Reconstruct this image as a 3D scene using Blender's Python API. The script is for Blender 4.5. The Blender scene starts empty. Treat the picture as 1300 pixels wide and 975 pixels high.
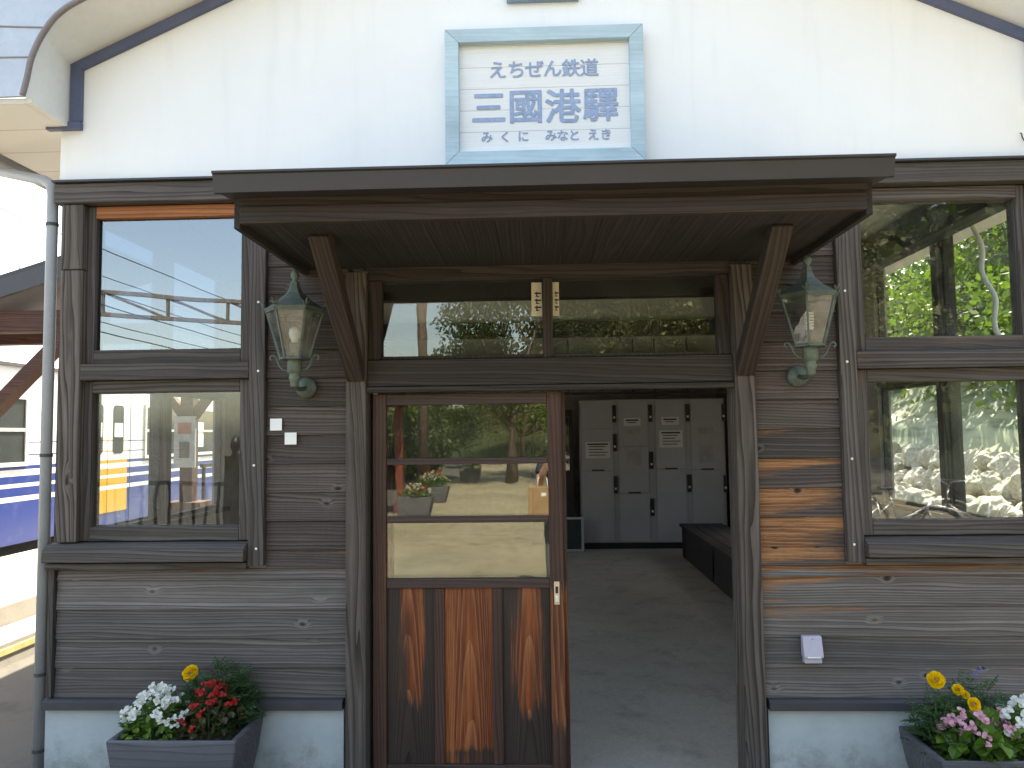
import bpy, bmesh, math, random
from mathutils import Vector, Matrix
R = math.radians
rng = random.Random(7)
scn = bpy.context.scene
COL = scn.collection

# ------------------------------------------------------------------ tags
def tag(o, label=None, cat=None, group=None, kind=None):
    if label: o['label'] = label
    if cat: o['category'] = cat
    if group: o['group'] = group
    if kind: o['kind'] = kind
    return o

def thing(name, label, cat, loc=(0, 0, 0), rz=0, group=None):
    o = bpy.data.objects.new(name, None)
    o.empty_display_size = .1
    COL.objects.link(o)
    o.location = loc
    o.rotation_euler = (0, 0, rz)
    return tag(o, label, cat, group)

def copy_tree(o, parent=None):
    c = o.copy()
    COL.objects.link(c)
    c.parent = parent
    for ch in list(o.children):
        copy_tree(ch, c)
    return c

# ------------------------------------------------------------------ mesh builder
class MB:
    def __init__(s):
        s.v = []; s.f = []; s.rnd = []; s.worn = []; s.cur = None; s.w = 0.0
    def _r(s):
        return s.cur if s.cur is not None else rng.random()
    def add(s, vs, fs, worn=None, r=None):
        b = len(s.v)
        r = s._r() if r is None else r
        s.v += [tuple(p) for p in vs]
        s.f += [tuple(i + b for i in f) for f in fs]
        s.rnd += [r] * len(vs)
        s.worn += list(worn) if worn is not None else [s.w] * len(vs)
        return s
    def box(s, x0, x1, y0, y1, z0, z1, worn=None):
        vs = [(x, y, z) for z in (z0, z1) for y in (y0, y1) for x in (x0, x1)]
        fs = [(0, 2, 3, 1), (4, 5, 7, 6), (0, 1, 5, 4), (2, 6, 7, 3), (0, 4, 6, 2), (1, 3, 7, 5)]
        return s.add(vs, fs, [worn] * 8 if worn is not None else None)
    def obox(s, c, ax, ay, az, hx, hy, hz):
        c = Vector(c); ax = Vector(ax).normalized(); ay = Vector(ay).normalized(); az = Vector(az).normalized()
        vs = [c + ax * hx * i + ay * hy * j + az * hz * k for k in (-1, 1) for j in (-1, 1) for i in (-1, 1)]
        fs = [(0, 2, 3, 1), (4, 5, 7, 6), (0, 1, 5, 4), (2, 6, 7, 3), (0, 4, 6, 2), (1, 3, 7, 5)]
        return s.add(vs, fs)
    def beam(s, a, b, w, h, up=(0, 0, 1)):
        a = Vector(a); b = Vector(b); d = (b - a).normalized()
        up = Vector(up)
        sd = d.cross(up)
        if sd.length < 1e-4: sd = d.cross(Vector((1, 0, 0)))
        sd.normalize(); u = sd.cross(d)
        return s.obox((a + b) / 2, d, sd, u, (b - a).length / 2, w / 2, h / 2)
    def prism_y(s, poly, y0, y1):
        n = len(poly)
        vs = [(x, y0, z) for x, z in poly] + [(x, y1, z) for x, z in poly]
        fs = [tuple(range(n)), tuple(range(2 * n - 1, n - 1, -1))]
        for i in range(n):
            j = (i + 1) % n
            fs.append((j, i, i + n, j + n))
        return s.add(vs, fs)
    def prism_x(s, poly, x0, x1):
        n = len(poly)
        vs = [(x0, y, z) for y, z in poly] + [(x1, y, z) for y, z in poly]
        fs = [tuple(range(n)), tuple(range(2 * n - 1, n - 1, -1))]
        for i in range(n):
            j = (i + 1) % n
            fs.append((j, i, i + n, j + n))
        return s.add(vs, fs)
    def tube(s, pts, r, seg=8, cap=True, closed=False):
        pts = [Vector(p) for p in pts]
        n = len(pts)
        rs = r if isinstance(r, (list, tuple)) else [r] * n
        vs = []; fs = []
        prev = None
        for i, p in enumerate(pts):
            if closed:
                d = pts[(i + 1) % n] - pts[i - 1]
            else:
                d = pts[min(i + 1, n - 1)] - pts[max(i - 1, 0)]
            d.normalize()
            if prev is None:
                u = d.orthogonal().normalized()
            else:
                u = prev - d * prev.dot(d)
                u = u.normalized() if u.length > 1e-5 else d.orthogonal().normalized()
            prev = u
            w = d.cross(u)
            for k in range(seg):
                a = 2 * math.pi * k / seg
                vs.append(p + (u * math.cos(a) + w * math.sin(a)) * rs[i])
        m = n if closed else n - 1
        for i in range(m):
            for k in range(seg):
                a = i * seg + k; b = i * seg + (k + 1) % seg
                i2 = (i + 1) % n
                c = i2 * seg + (k + 1) % seg; e = i2 * seg + k
                fs.append((a, b, c, e))
        if cap and not closed:
            fs.append(tuple(range(seg - 1, -1, -1)))
            fs.append(tuple((n - 1) * seg + k for k in range(seg)))
        return s.add(vs, fs)
    def lathe(s, prof, seg=16, c=(0, 0, 0), rot=0.0, axis='Z'):
        vs = []; fs = []
        n = len(prof)
        for (r, z) in prof:
            for k in range(seg):
                a = 2 * math.pi * k / seg + rot
                if axis == 'Z':
                    vs.append((c[0] + r * math.cos(a), c[1] + r * math.sin(a), c[2] + z))
                elif axis == 'Y':
                    vs.append((c[0] + r * math.cos(a), c[1] + z, c[2] + r * math.sin(a)))
                else:
                    vs.append((c[0] + z, c[1] + r * math.cos(a), c[2] + r * math.sin(a)))
        for i in range(n - 1):
            for k in range(seg):
                fs.append((i * seg + k, i * seg + (k + 1) % seg, (i + 1) * seg + (k + 1) % seg, (i + 1) * seg + k))
        if prof[0][0] > 1e-5: fs.append(tuple(range(seg - 1, -1, -1)))
        if prof[-1][0] > 1e-5: fs.append(tuple((n - 1) * seg + k for k in range(seg)))
        return s.add(vs, fs)
    def quad(s, a, b, c, d):
        return s.add([a, b, c, d], [(0, 1, 2, 3)])
    def build(s, name, mat, parent=None, smooth=False, bevel=0, off=(0, 0, 0), fixn=True):
        me = bpy.data.meshes.new(name)
        ox, oy, oz = off
        me.from_pydata([(x - ox, y - oy, z - oz) for x, y, z in s.v], [], s.f)
        for nm, data in (('rnd', s.rnd), ('worn', s.worn)):
            at = me.attributes.new(nm, 'FLOAT', 'POINT')
            at.data.foreach_set('value', data)
        if fixn:
            bm = bmesh.new(); bm.from_mesh(me)
            bmesh.ops.recalc_face_normals(bm, faces=bm.faces)
            bm.to_mesh(me); bm.free()
        if smooth:
            me.polygons.foreach_set('use_smooth', [True] * len(me.polygons))
        me.materials.append(mat)
        me.update()
        o = bpy.data.objects.new(name, me)
        COL.objects.link(o)
        o.parent = parent
        if bevel:
            b = o.modifiers.new('bevel', 'BEVEL')
            b.width = bevel; b.segments = 2; b.limit_method = 'ANGLE'; b.angle_limit = R(40)
            b.harden_normals = False
        return o

def box_obj(name, mat, parent, *d, bevel=0):
    return MB().box(*d).build(name, mat, parent, bevel=bevel)

# ------------------------------------------------------------------ material helpers
class NT:
    def __init__(s, name):
        s.m = bpy.data.materials.new(name)
        s.m.use_nodes = True
        s.t = s.m.node_tree
        s.t.nodes.clear()
        s.out = s.t.nodes.new('ShaderNodeOutputMaterial')
    def n(s, typ, ins=None, **props):
        nd = s.t.nodes.new('ShaderNode' + typ)
        for k, v in props.items(): setattr(nd, k, v)
        for k, v in (ins or {}).items(): s.set(nd.inputs[k], v)
        return nd
    def set(s, sock, v):
        if isinstance(v, bpy.types.NodeSocket): s.t.links.new(v, sock)
        elif isinstance(v, bpy.types.Node): s.t.links.new(v.outputs[0], sock)
        else:
            if hasattr(sock.default_value, '__len__') and isinstance(v, (tuple, list)) and len(v) == 3 and len(sock.default_value) == 4:
                v = (*v, 1)
            sock.default_value = v
    def math(s, op, a, b=0.0, c=None, clamp=False):
        nd = s.t.nodes.new('ShaderNodeMath'); nd.operation = op; nd.use_clamp = clamp
        s.set(nd.inputs[0], a); s.set(nd.inputs[1], b)
        if c is not None: s.set(nd.inputs[2], c)
        return nd.outputs[0]
    def vmath(s, op, a, b=(0, 0, 0)):
        nd = s.t.nodes.new('ShaderNodeVectorMath'); nd.operation = op
        s.set(nd.inputs[0], a); s.set(nd.inputs[1], b)
        return nd.outputs[0]
    def mix(s, fac, a, b, mode='MIX'):
        nd = s.t.nodes.new('ShaderNodeMix'); nd.data_type = 'RGBA'; nd.blend_type = mode
        s.set(nd.inputs[0], fac); s.set(nd.inputs[6], a); s.set(nd.inputs[7], b)
        return nd.outputs[2]
    def ramp(s, fac, stops, interp='LINEAR'):
        nd = s.t.nodes.new('ShaderNodeValToRGB')
        cr = nd.color_ramp; cr.interpolation = interp
        while len(cr.elements) < len(stops): cr.elements.new(.5)
        for e, (p, c) in zip(cr.elements, stops):
            e.position = p
            e.color = (*c, 1) if len(c) == 3 else c
        s.set(nd.inputs[0], fac)
        return nd.outputs[0]
    def sstep(s, v, a, b):
        nd = s.t.nodes.new('ShaderNodeMapRange'); nd.interpolation_type = 'SMOOTHSTEP'
        s.set(nd.inputs[0], v); nd.inputs[1].default_value = a; nd.inputs[2].default_value = b
        return nd.outputs[0]
    def noise(s, vec, scale, detail=3, rough=.5, dim='3D'):
        nd = s.t.nodes.new('ShaderNodeTexNoise'); nd.noise_dimensions = dim
        if dim == '1D': s.set(nd.inputs['W'], vec)
        else: s.set(nd.inputs['Vector'], vec)
        nd.inputs['Scale'].default_value = scale; nd.inputs['Detail'].default_value = detail
        nd.inputs['Roughness'].default_value = rough
        return nd.outputs[0]
    def obj(s): return s.t.nodes.new('ShaderNodeTexCoord').outputs['Object']
    def attr(s, nm):
        nd = s.t.nodes.new('ShaderNodeAttribute'); nd.attribute_name = nm
        return nd.outputs['Fac']
    def bump(s, h, strength=.3, dist=.01):
        nd = s.t.nodes.new('ShaderNodeBump'); nd.inputs['Strength'].default_value = strength
        nd.inputs['Distance'].default_value = dist
        s.set(nd.inputs['Height'], h)
        return nd.outputs[0]
    def finish(s, color, rough=.7, metal=0.0, normal=None, spec=.5, extra=None):
        p = s.n('BsdfPrincipled')
        s.set(p.inputs['Base Color'], color); s.set(p.inputs['Roughness'], rough)
        p.inputs['Metallic'].default_value = metal
        p.inputs['Specular IOR Level'].default_value = spec
        if normal is not None: s.set(p.inputs['Normal'], normal)
        for k, v in (extra or {}).items(): s.set(p.inputs[k], v)
        s.t.links.new(p.outputs[0], s.out.inputs[0])
        return s.m

def plain(name, col, rough=.6, metal=0, var=.18, scale=9, bump=.12, spec=.5):
    t = NT(name); o = t.obj()
    n1 = t.noise(o, scale, 5, .6); n2 = t.noise(o, scale * 9, 4, .6)
    f = t.math('ADD', t.math('MULTIPLY', n1, .65), t.math('MULTIPLY', n2, .35))
    c = t.mix(t.sstep(f, .3, .7), tuple(x * (1 - var) for x in col), tuple(min(1, x * (1 + var)) for x in col))
    rr = t.math('ADD', t.math('MULTIPLY', n1, .25), rough - .12)
    return t.finish(c, rr, metal, t.bump(f, bump, .004), spec)

def wood(name, axis, dark, mid, light, worncol=(.36, .13, .045), bias=-.13, knots=True, rough=.78, bump=.35, ringf=46, tint=.5, cath=None, knotd=1.0, line=.30):
    t = NT(name); o = t.obj(); rnd = t.attr('rnd'); wn = t.attr('worn')
    off = t.n('CombineXYZ', {0: t.math('MULTIPLY', rnd, 13.1), 1: t.math('MULTIPLY', rnd, 7.7), 2: t.math('MULTIPLY', rnd, 19.3)})
    p = t.vmath('ADD', o, off.outputs[0])
    sp = t.n('SeparateXYZ', {0: p})
    idx = 'XYZ'.index(axis)
    a = sp.outputs[idx]; b, c = [sp.outputs[i] for i in range(3) if i != idx]
    bc = t.math('ADD', b, c)
    def vec(ka, kb):
        return t.n('CombineXYZ', {0: t.math('MULTIPLY', a, ka), 1: t.math('MULTIPLY', b, kb), 2: t.math('MULTIPLY', c, kb)}).outputs[0]
    nlow = t.noise(vec(.55, 6), 1, 3)
    wob = t.n('TexNoise', {'Vector': vec(9, 14), 'Scale': 1.0, 'Detail': 2.0})
    kv = t.vmath('ADD', vec(3.4 * knotd, 5.6), t.vmath('SCALE', t.vmath('SUBTRACT', wob.outputs['Color'], (.5, .5, .5)), (0, 0, 0)))
    sc = kv.node.inputs[1].links[0].from_node; sc.inputs['Scale'].default_value = .16
    vor = t.n('TexVoronoi', {'Vector': kv, 'Scale': 1.0})
    ksep = t.n('SeparateColor', {0: vor.outputs['Color']})
    kd = t.math('ADD', vor.outputs['Distance'], t.math('MULTIPLY', t.math('GREATER_THAN', ksep.outputs[0], .80), 3.0))
    kb = t.sstep(kd, .20, .0)
    if not knots: kb = t.math('MULTIPLY', kb, 0.0)
    if cath:
        osp = t.n('SeparateXYZ', {0: o}); oa = osp.outputs[idx]; ob = osp.outputs[0]
        ringc = t.math('ADD', t.math('ADD', t.math('MULTIPLY', t.math('MULTIPLY', ob, ob), cath[0]), t.math('MULTIPLY', oa, cath[1])), t.math('MULTIPLY', nlow, cath[2]))
        ringc = t.math('ADD', ringc, t.math('MULTIPLY', rnd, 9.0))
    else:
        ringc = t.math('ADD', t.math('ADD', t.math('MULTIPLY', bc, ringf), t.math('MULTIPLY', a, 1.1)), t.math('ADD', t.math('MULTIPLY', nlow, 7), t.math('MULTIPLY', kb, 1.5)))
    rings = t.noise(ringc, 1, 2, .6, '1D')
    late = t.math('POWER', t.math('FRACT', ringc), 3.5)
    fine = t.noise(vec(3.5, 120), 1, 5, .7)
    fine2 = t.noise(vec(14, 420), 1, 3, .7)
    stain = t.noise(vec(1.3, 4.5), 1, 5, .65)
    val = t.math('ADD', t.math('ADD', t.math('MULTIPLY', rings, .7 - line), t.math('MULTIPLY', fine, .2)), t.math('ADD', t.math('MULTIPLY', fine2, .1), t.math('MULTIPLY', t.math('SUBTRACT', .75, late), line)))
    base = t.ramp(val, [(.26, dark), (.50, mid), (.72, light)])
    tv = t.math('ADD', 1 - tint / 2, t.math('MULTIPLY', rnd, tint))
    tv = t.math('MULTIPLY', tv, t.math('ADD', .45, t.math('MULTIPLY', stain, 1.1)))
    base = t.mix(1.0, base, t.n('CombineXYZ', {0: tv, 1: tv, 2: tv}).outputs[0], 'MULTIPLY')
    ws = t.noise(vec(1.5, 36), 1, 5, .7); ws2 = t.noise(vec(.9, 6), 1, 3)
    arg = t.math('ADD', t.math('ADD', t.math('MULTIPLY', ws, .62), t.math('MULTIPLY', ws2, .45)), t.math('ADD', t.math('MULTIPLY', wn, .8), bias))
    wm = t.sstep(arg, .50, .66)
    deep = tuple(x * k for x, k in zip(worncol, (.42, .33, .32))); pale = tuple(min(1, x * k + q) for x, k, q in zip(worncol, (1.15, 1.6, 1.9), (.03, .03, .02)))
    wc = t.mix(t.sstep(t.noise(vec(1.1, 17), 1, 4, .6), .42, .66), deep, worncol)
    wc = t.mix(t.math('MULTIPLY', late, .75), wc, pale)
    wc = t.mix(t.math('MULTIPLY', t.sstep(fine, .55, .32), .6), wc, tuple(x * .4 for x in deep))
    col = t.mix(wm, base, wc)
    if knots:
        kr = t.math('MULTIPLY', t.sstep(kd, .17, .11), t.sstep(kd, .06, .10))
        col = t.mix(t.math('MULTIPLY', kr, .25), col, tuple(min(1, x * 1.35) for x in light))
        col = t.mix(t.math('MULTIPLY', t.sstep(kd, .092, .045), .95), col, tuple(x * .3 for x in dark))
    nrm = t.bump(t.math('SUBTRACT', val, t.math('MULTIPLY', t.sstep(kd, .08, .03) if knots else 0.0, .1)), bump, .005)
    return t.finish(col, t.math('ADD', rough - .1, t.math('MULTIPLY', fine, .2)), 0, nrm, .35)

def glass(name, f0=.05, tint=(.93, .96, .95), wav=.0003, wscale=2.2, dirt=.04):
    t = NT(name); o = t.obj()
    wn = t.noise(o, wscale, 2, .5)
    nb = t.bump(wn, 1.0, wav * 4)
    lw = t.n('LayerWeight', {'Blend': .5})
    sch = t.math('ADD', f0, t.math('MULTIPLY', t.math('POWER', lw.outputs['Facing'], 5), 1 - f0))
    tr = t.n('BsdfTransparent', {'Color': tint})
    gl = t.n('BsdfGlossy', {'Color': (1, 1, 1), 'Roughness': .004, 'Normal': nb})
    df = t.n('BsdfDiffuse', {'Color': (.55, .53, .48)})
    d = t.math('MULTIPLY', t.sstep(t.noise(o, 5, 6, .7), .35, .8), dirt)
    m1 = t.n('MixShader', {0: sch, 1: tr, 2: gl})
    m2 = t.n('MixShader', {0: d, 1: m1, 2: df})
    t.t.links.new(m2.outputs[0], t.out.inputs[0])
    return t.m

def foliage(name, c1, c2, trans=.35, rough=.5):
    t = NT(name); rnd = t.attr('rnd'); o = t.obj()
    f = t.math('ADD', t.math('MULTIPLY', rnd, .6), t.math('MULTIPLY', t.noise(o, 1.1, 2), .5))
    c = t.mix(f, c1, c2)
    p = t.n('BsdfPrincipled', {'Base Color': c, 'Roughness': rough})
    p.inputs['Specular IOR Level'].default_value = .35
    tl = t.n('BsdfTranslucent', {'Color': t.mix(.5, c, (.12, .2, .02))})
    m = t.n('MixShader', {0: trans, 1: p, 2: tl})
    t.t.links.new(m.outputs[0], t.out.inputs[0])
    return t.m

# ------------------------------------------------------------------ materials
M = {}
SD = ((.040, .033, .029), (.104, .091, .083), (.205, .184, .170))     # weathered siding
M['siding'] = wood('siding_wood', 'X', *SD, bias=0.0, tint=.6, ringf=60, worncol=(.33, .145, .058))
M['sidingup'] = wood('browner_siding_wood', 'X', (.024, .0175, .0145), (.062, .047, .040), (.135, .108, .094), tint=.5, ringf=60, worncol=(.33, .145, .058), bias=0.0)  # darker, browner tone for the boards above sill level
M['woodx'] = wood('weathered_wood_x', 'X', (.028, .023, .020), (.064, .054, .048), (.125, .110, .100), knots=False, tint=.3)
M['woody'] = wood('weathered_wood_y', 'Y', (.022, .019, .018), (.045, .04, .037), (.085, .078, .072), bias=-.6, knots=False, tint=.3)
M['woodz'] = wood('weathered_wood_z', 'Z', (.028, .023, .020), (.064, .054, .048), (.125, .110, .100), knots=False, tint=.3)
M['postz'] = wood('post_wood', 'Z', (.020, .015, .012), (.062, .050, .042), (.16, .135, .115), worncol=(.2, .10, .05), ringf=40, tint=.2, knotd=.55, bump=.6)
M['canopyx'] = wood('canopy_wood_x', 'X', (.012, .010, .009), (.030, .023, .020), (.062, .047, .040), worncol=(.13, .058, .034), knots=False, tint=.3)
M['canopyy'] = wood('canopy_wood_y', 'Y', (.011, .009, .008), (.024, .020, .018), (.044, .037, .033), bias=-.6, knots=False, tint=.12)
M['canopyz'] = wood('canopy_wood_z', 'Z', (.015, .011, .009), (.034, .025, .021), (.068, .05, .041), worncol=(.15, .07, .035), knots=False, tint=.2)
M['doorz'] = wood('door_panel_wood', 'Z', (.012, .009, .008), (.028, .019, .015), (.055, .035, .026), worncol=(.30, .080, .022), tint=.15, bias=0.0, knots=False, rough=.55, bump=.5, cath=(560, 3.2, 2.6), line=.4)
M['doorf'] = wood('door_frame_wood_z', 'Z', (.022, .012, .009), (.055, .026, .018), (.10, .048, .032), worncol=(.24, .075, .026), bias=0.0, knots=False, tint=.1, rough=.6)
M['doorfx'] = wood('door_frame_wood_x', 'X', (.022, .013, .011), (.050, .030, .024), (.085, .055, .045), worncol=(.2, .07, .03), knots=False, tint=.1, rough=.6)
M['orange'] = wood('sheltered_orange_wood', 'X', (.16, .055, .02), (.28, .105, .04), (.40, .17, .075), knots=False, tint=.2)
M['brown'] = wood('brown_shelter_wood', 'X', (.045, .022, .017), (.085, .042, .032), (.13, .068, .05), knots=False, tint=.2)
M['cap'] = plain('dark_metal_cap', (.045, .045, .050), .55, 0, .15)
M['gutterdark'] = plain('dark_brown_gutter_sheet', (.029, .026, .027), .5, 0, .12, 4)
M['bluetrim'] = plain('slate_blue_trim_paint', (.085, .105, .19), .5, 0, .12)
M['pipe'] = plain('grey_blue_drainpipe_plastic', (.29, .305, .32), .45, 0, .08)
M['panel'] = plain('grey_eave_sheet_metal', (.42, .45, .50), .4, .2, .10, 3)
M['browntrim'] = plain('brown_grey_edge_trim', (.20, .17, .17), .5)
M['vent'] = plain('blue_vent_paint', (.17, .26, .36), .5, 0, .2)
M['screw'] = plain('bright_screw_steel', (.75, .75, .75), .35, .3)
M['brass'] = plain('worn_door_pull_metal', (.55, .48, .38), .35, .8)
M['black'] = plain('black_enamel', (.012, .012, .013), .45)
M['blackmatte'] = plain('black_void', (.01, .01, .01), .8)
M['white'] = plain('white_paper', (.82, .82, .80), .7, 0, .03)
M['cream'] = plain('cream_paper', (.55, .50, .36), .8, 0, .1)
M['verdigris'] = plain('verdigris_lantern_metal', (.085, .112, .090), .6, .2, .35, 22, .25)
M['verdigris2'] = plain('verdigris_lantern_post', (.11, .14, .108), .6, .15, .3, 22, .25)
M['signframe'] = wood('pale_blue_sign_frame', 'X', (.38, .53, .60), (.44, .58, .65), (.50, .63, .69), worncol=(.5, .62, .66), bias=-.6, knots=False, tint=.1, bump=.15)
M['letter'] = plain('faded_blue_lettering', (.27, .36, .53), .6, 0, .2, 30)
M['outlet'] = plain('pale_mauve_outlet_plastic', (.42, .40, .48), .4, 0, .06)
M['locker'] = plain('grey_locker_paint', (.29, .30, .31), .4, 0, .05, 3, .03)
M['lockerd'] = plain('locker_door_paint', (.32, .33, .34), .38, 0, .05, 3, .03)
M['interior'] = plain('dark_interior_panel', (.28, .25, .22), .7, 0, .2)
M['intceil'] = plain('cream_interior_ceiling', (.66, .63, .57), .8, 0, .06, 3)
M['glass'] = glass('window_glass')
M['glassdoor'] = glass('door_glass', .07, (.80, .82, .78), .0002, 3.0, .03)
M['glassup'] = glass('tinted_upper_glass', .155, (.40, .46, .52), .0002, 1.2, .03)
M['lampglass'] = glass('lantern_glass', .05, (.66, .69, .68), .001, 9, .34)
M['bulb'] = plain('milky_bulb', (.85, .84, .80), .25, 0, .02)
M['rubber'] = plain('tyre_rubber', (.02, .02, .02), .8)
M['chrome'] = plain('bicycle_chrome', (.65, .66, .66), .25, .9, .06)
M['wire'] = plain('overhead_wire', (.03, .03, .035), .6)
M['steel'] = plain('rusty_grey_gantry_steel', (.12, .11, .10), .6, .3, .3)
M['redpaint'] = plain('red_painted_wood', (.15, .03, .018), .6, 0, .2)
M['bark'] = plain('grey_brown_bark', (.11, .085, .065), .9, 0, .35, 14, .6)
M['skin'] = plain('skin', (.50, .29, .20), .5, 0, .06)
M['shirt'] = plain('dark_shirt_cloth', (.03, .032, .045), .9)
M['trouser'] = plain('grey_trousers_cloth', (.16, .16, .17), .9)
M['hair'] = plain('dark_hair', (.012, .010, .009), .5)
M['paperbag'] = plain('brown_paper_bag', (.36, .23, .12), .8)
M['pebble'] = plain('planter_soil', (.06, .045, .03), .95, 0, .5, 60, .8)
M['stem'] = plain('green_stem', (.06, .12, .03), .6)

def m_gable():
    t = NT('white_gable_plaster'); o = t.obj()
    n1 = t.noise(o, 1.6, 5, .6); n2 = t.noise(o, 60, 4, .6)
    sp = t.n('SeparateXYZ', {0: o})
    st = t.noise(t.n('CombineXYZ', {0: t.math('MULTIPLY', sp.outputs[0], 9), 1: 0.0, 2: t.math('MULTIPLY', sp.outputs[2], .9)}).outputs[0], 1, 4, .6)
    c = t.mix(t.sstep(n1, .3, .7), (.79, .805, .82), (.83, .84, .845))
    c = t.mix(t.math('MULTIPLY', t.sstep(st, .50, .75), .17), c, (.58, .59, .58))
    return t.finish(c, .8, 0, t.bump(n2, .18, .004))
M['gable'] = m_gable()

def m_found():
    t = NT('pale_blue_stucco'); o = t.obj()
    sp = t.n('SeparateXYZ', {0: o})
    n1 = t.noise(o, 3.2, 6, .65); n2 = t.noise(o, 90, 4, .7); n3 = t.noise(o, 9, 6, .7)
    c = t.mix(t.sstep(n1, .3, .7), (.36, .41, .42), (.43, .475, .48))
    low = t.math('SUBTRACT', .40, sp.outputs[2])
    mold = t.sstep(t.math('ADD', t.math('MULTIPLY', low, 1.1), t.math('MULTIPLY', n3, .85)), .55, .90)
    c = t.mix(t.math('MULTIPLY', mold, .75), c, (.17, .19, .17))
    return t.finish(c, .85, 0, t.bump(t.math('ADD', n1, t.math('MULTIPLY', n2, .5)), .35, .006))
M['found'] = m_found()

def m_ground(name, c1, c2, c3, sc=.35, bump=.4, agg=140):
    t = NT(name); o = t.obj()
    n1 = t.noise(o, sc, 6, .62); n2 = t.noise(o, agg, 3, .7); n3 = t.noise(o, 3.1, 6, .7)
    c = t.mix(t.sstep(n1, .3, .7), c1, c2)
    c = t.mix(t.math('MULTIPLY', t.sstep(n3, .48, .70), .7), c, c3)
    v = t.math('ADD', .7, t.math('MULTIPLY', n2, .6))
    c = t.mix(1.0, c, t.n('CombineXYZ', {0: v, 1: v, 2: v}).outputs[0], 'MULTIPLY')
    return t.finish(c, .88, 0, t.bump(t.math('ADD', n2, n3), bump, .008), .3)
M['asphalt'] = m_ground('old_asphalt', (.075, .073, .065), (.10, .095, .085), (.05, .05, .047))
M['road'] = m_ground('pale_road_concrete', (.19, .17, .115), (.27, .24, .17), (.085, .072, .048), .45, .6, 40)  # dark third tone: dirt and cracks, also painted in place of tree shadows
M['platform'] = m_ground('platform_concrete', (.29, .275, .245), (.36, .34, .31), (.22, .21, .185), .8)
M['intfloor'] = m_ground('interior_concrete_floor', (.30, .285, .25), (.36, .34, .30), (.20, .19, .175), .9, .2, 60)
M['yellow'] = plain('yellow_edge_paint', (.55, .45, .20), .7, 0, .2)

def m_soffit():
    t = NT('cream_board_soffit'); o = t.obj()
    sp = t.n('SeparateXYZ', {0: o})
    g = t.math('PINGPONG', t.math('MULTIPLY', sp.outputs[1], 3.3), .5)
    c = t.mix(t.noise(o, 4, 5), (.74, .725, .67), (.80, .785, .735))
    c = t.mix(t.math('MULTIPLY', t.sstep(g, .03, .0), .6), c, (.35, .30, .2))
    return t.finish(c, .7, 0, t.bump(g, .1, .01))
M['soffit'] = m_soffit()
M['soffitwhite'] = plain('white_verge_plaster', (.74, .75, .75), .75, 0, .05, 3)

def m_signboard():
    t = NT('white_sign_planks'); o = t.obj()
    sp = t.n('SeparateXYZ', {0: o})
    s = t.math('MULTIPLY', t.math('ADD', sp.outputs[2], .057), 1 / .109)
    g = t.math('PINGPONG', s, .5)
    gr = t.noise(t.n('CombineXYZ', {0: t.math('MULTIPLY', sp.outputs[0], 3), 1: 0.0, 2: t.math('MULTIPLY', sp.outputs[2], 120)}).outputs[0], 1, 4, .65)
    c = t.mix(t.sstep(gr, .3, .75), (.80, .80, .78), (.72, .73, .73))
    st = t.noise(o, 6, 6, .7)
    c = t.mix(t.math('MULTIPLY', t.sstep(st, .58, .78), .35), c, (.62, .55, .42))
    c = t.mix(t.math('MULTIPLY', t.sstep(g, .018, .0), .75), c, (.22, .20, .18))
    return t.finish(c, .6, 0, t.bump(t.math('ADD', t.math('MULTIPLY', t.sstep(g, 0, .03), 2), gr), .3, .003))
M['signboard'] = m_signboard()

def m_train(name, main):
    t = NT(name); o = t.obj()
    sp = t.n('SeparateXYZ', {0: o}); z = t.math('MULTIPLY', sp.outputs[2], .25)
    wh = (.62, .61, .60)
    st = [(0, main), (.935, wh), (.985, main), (1.095, wh), (1.15, main), (1.235, wh), (1.325, main), (1.365, wh),
          (1.49, main), (1.51, wh), (1.65, main), (1.67, wh)]
    c = t.ramp(z, [(p * .25, q) for p, q in st], 'CONSTANT')
    d = t.noise(o, 2.5, 5, .6)
    c = t.mix(t.math('MULTIPLY', t.sstep(d, .5, .8), .25), c, (.3, .3, .32))
    return t.finish(c, .28, 0, None, .5)
M['trainblue'] = m_train('train_side_blue_stripes', (.007, .028, .17))
M['trainyel'] = m_train('train_door_yellow_stripes', (.50, .25, .012))
M['trainwin'] = plain('train_window_glass', (.035, .042, .045), .06, 0, .2, .8, 0)
M['trainframe'] = plain('train_window_frame', (.62, .60, .55), .4)
M['traindark'] = plain('train_underframe', (.04, .04, .045), .7)
M['trainroof'] = plain('train_roof_grey', (.35, .36, .38), .5)

M['rock'] = plain('pale_limestone', (.42, .38, .30), .9, 0, .3, 6, 1.0)
def m_tarp():
    t = NT('pale_slope_sheet'); o = t.obj()
    n1 = t.noise(o, .5, 5, .6); n2 = t.noise(o, 3, 5, .6)
    sp = t.n('SeparateXYZ', {0: o})
    fold = t.noise(t.n('CombineXYZ', {0: t.math('MULTIPLY', sp.outputs[0], 2.2), 1: t.math('MULTIPLY', sp.outputs[1], .25), 2: t.math('MULTIPLY', sp.outputs[2], 2.2)}).outputs[0], 1, 4, .6)
    c = t.mix(t.sstep(n1, .35, .65), (.125, .14, .09), (.18, .185, .10))
    c = t.mix(t.sstep(fold, .52, .62), c, (.03, .05, .008))
    return t.finish(c, .6, 0, t.bump(t.math('ADD', fold, n2), .25, .05))
M['tarp'] = m_tarp()
M['hill'] = m_ground('mossy_hillside', (.018, .03, .008), (.032, .042, .012), (.04, .032, .016), .3, .6, 12)

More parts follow.
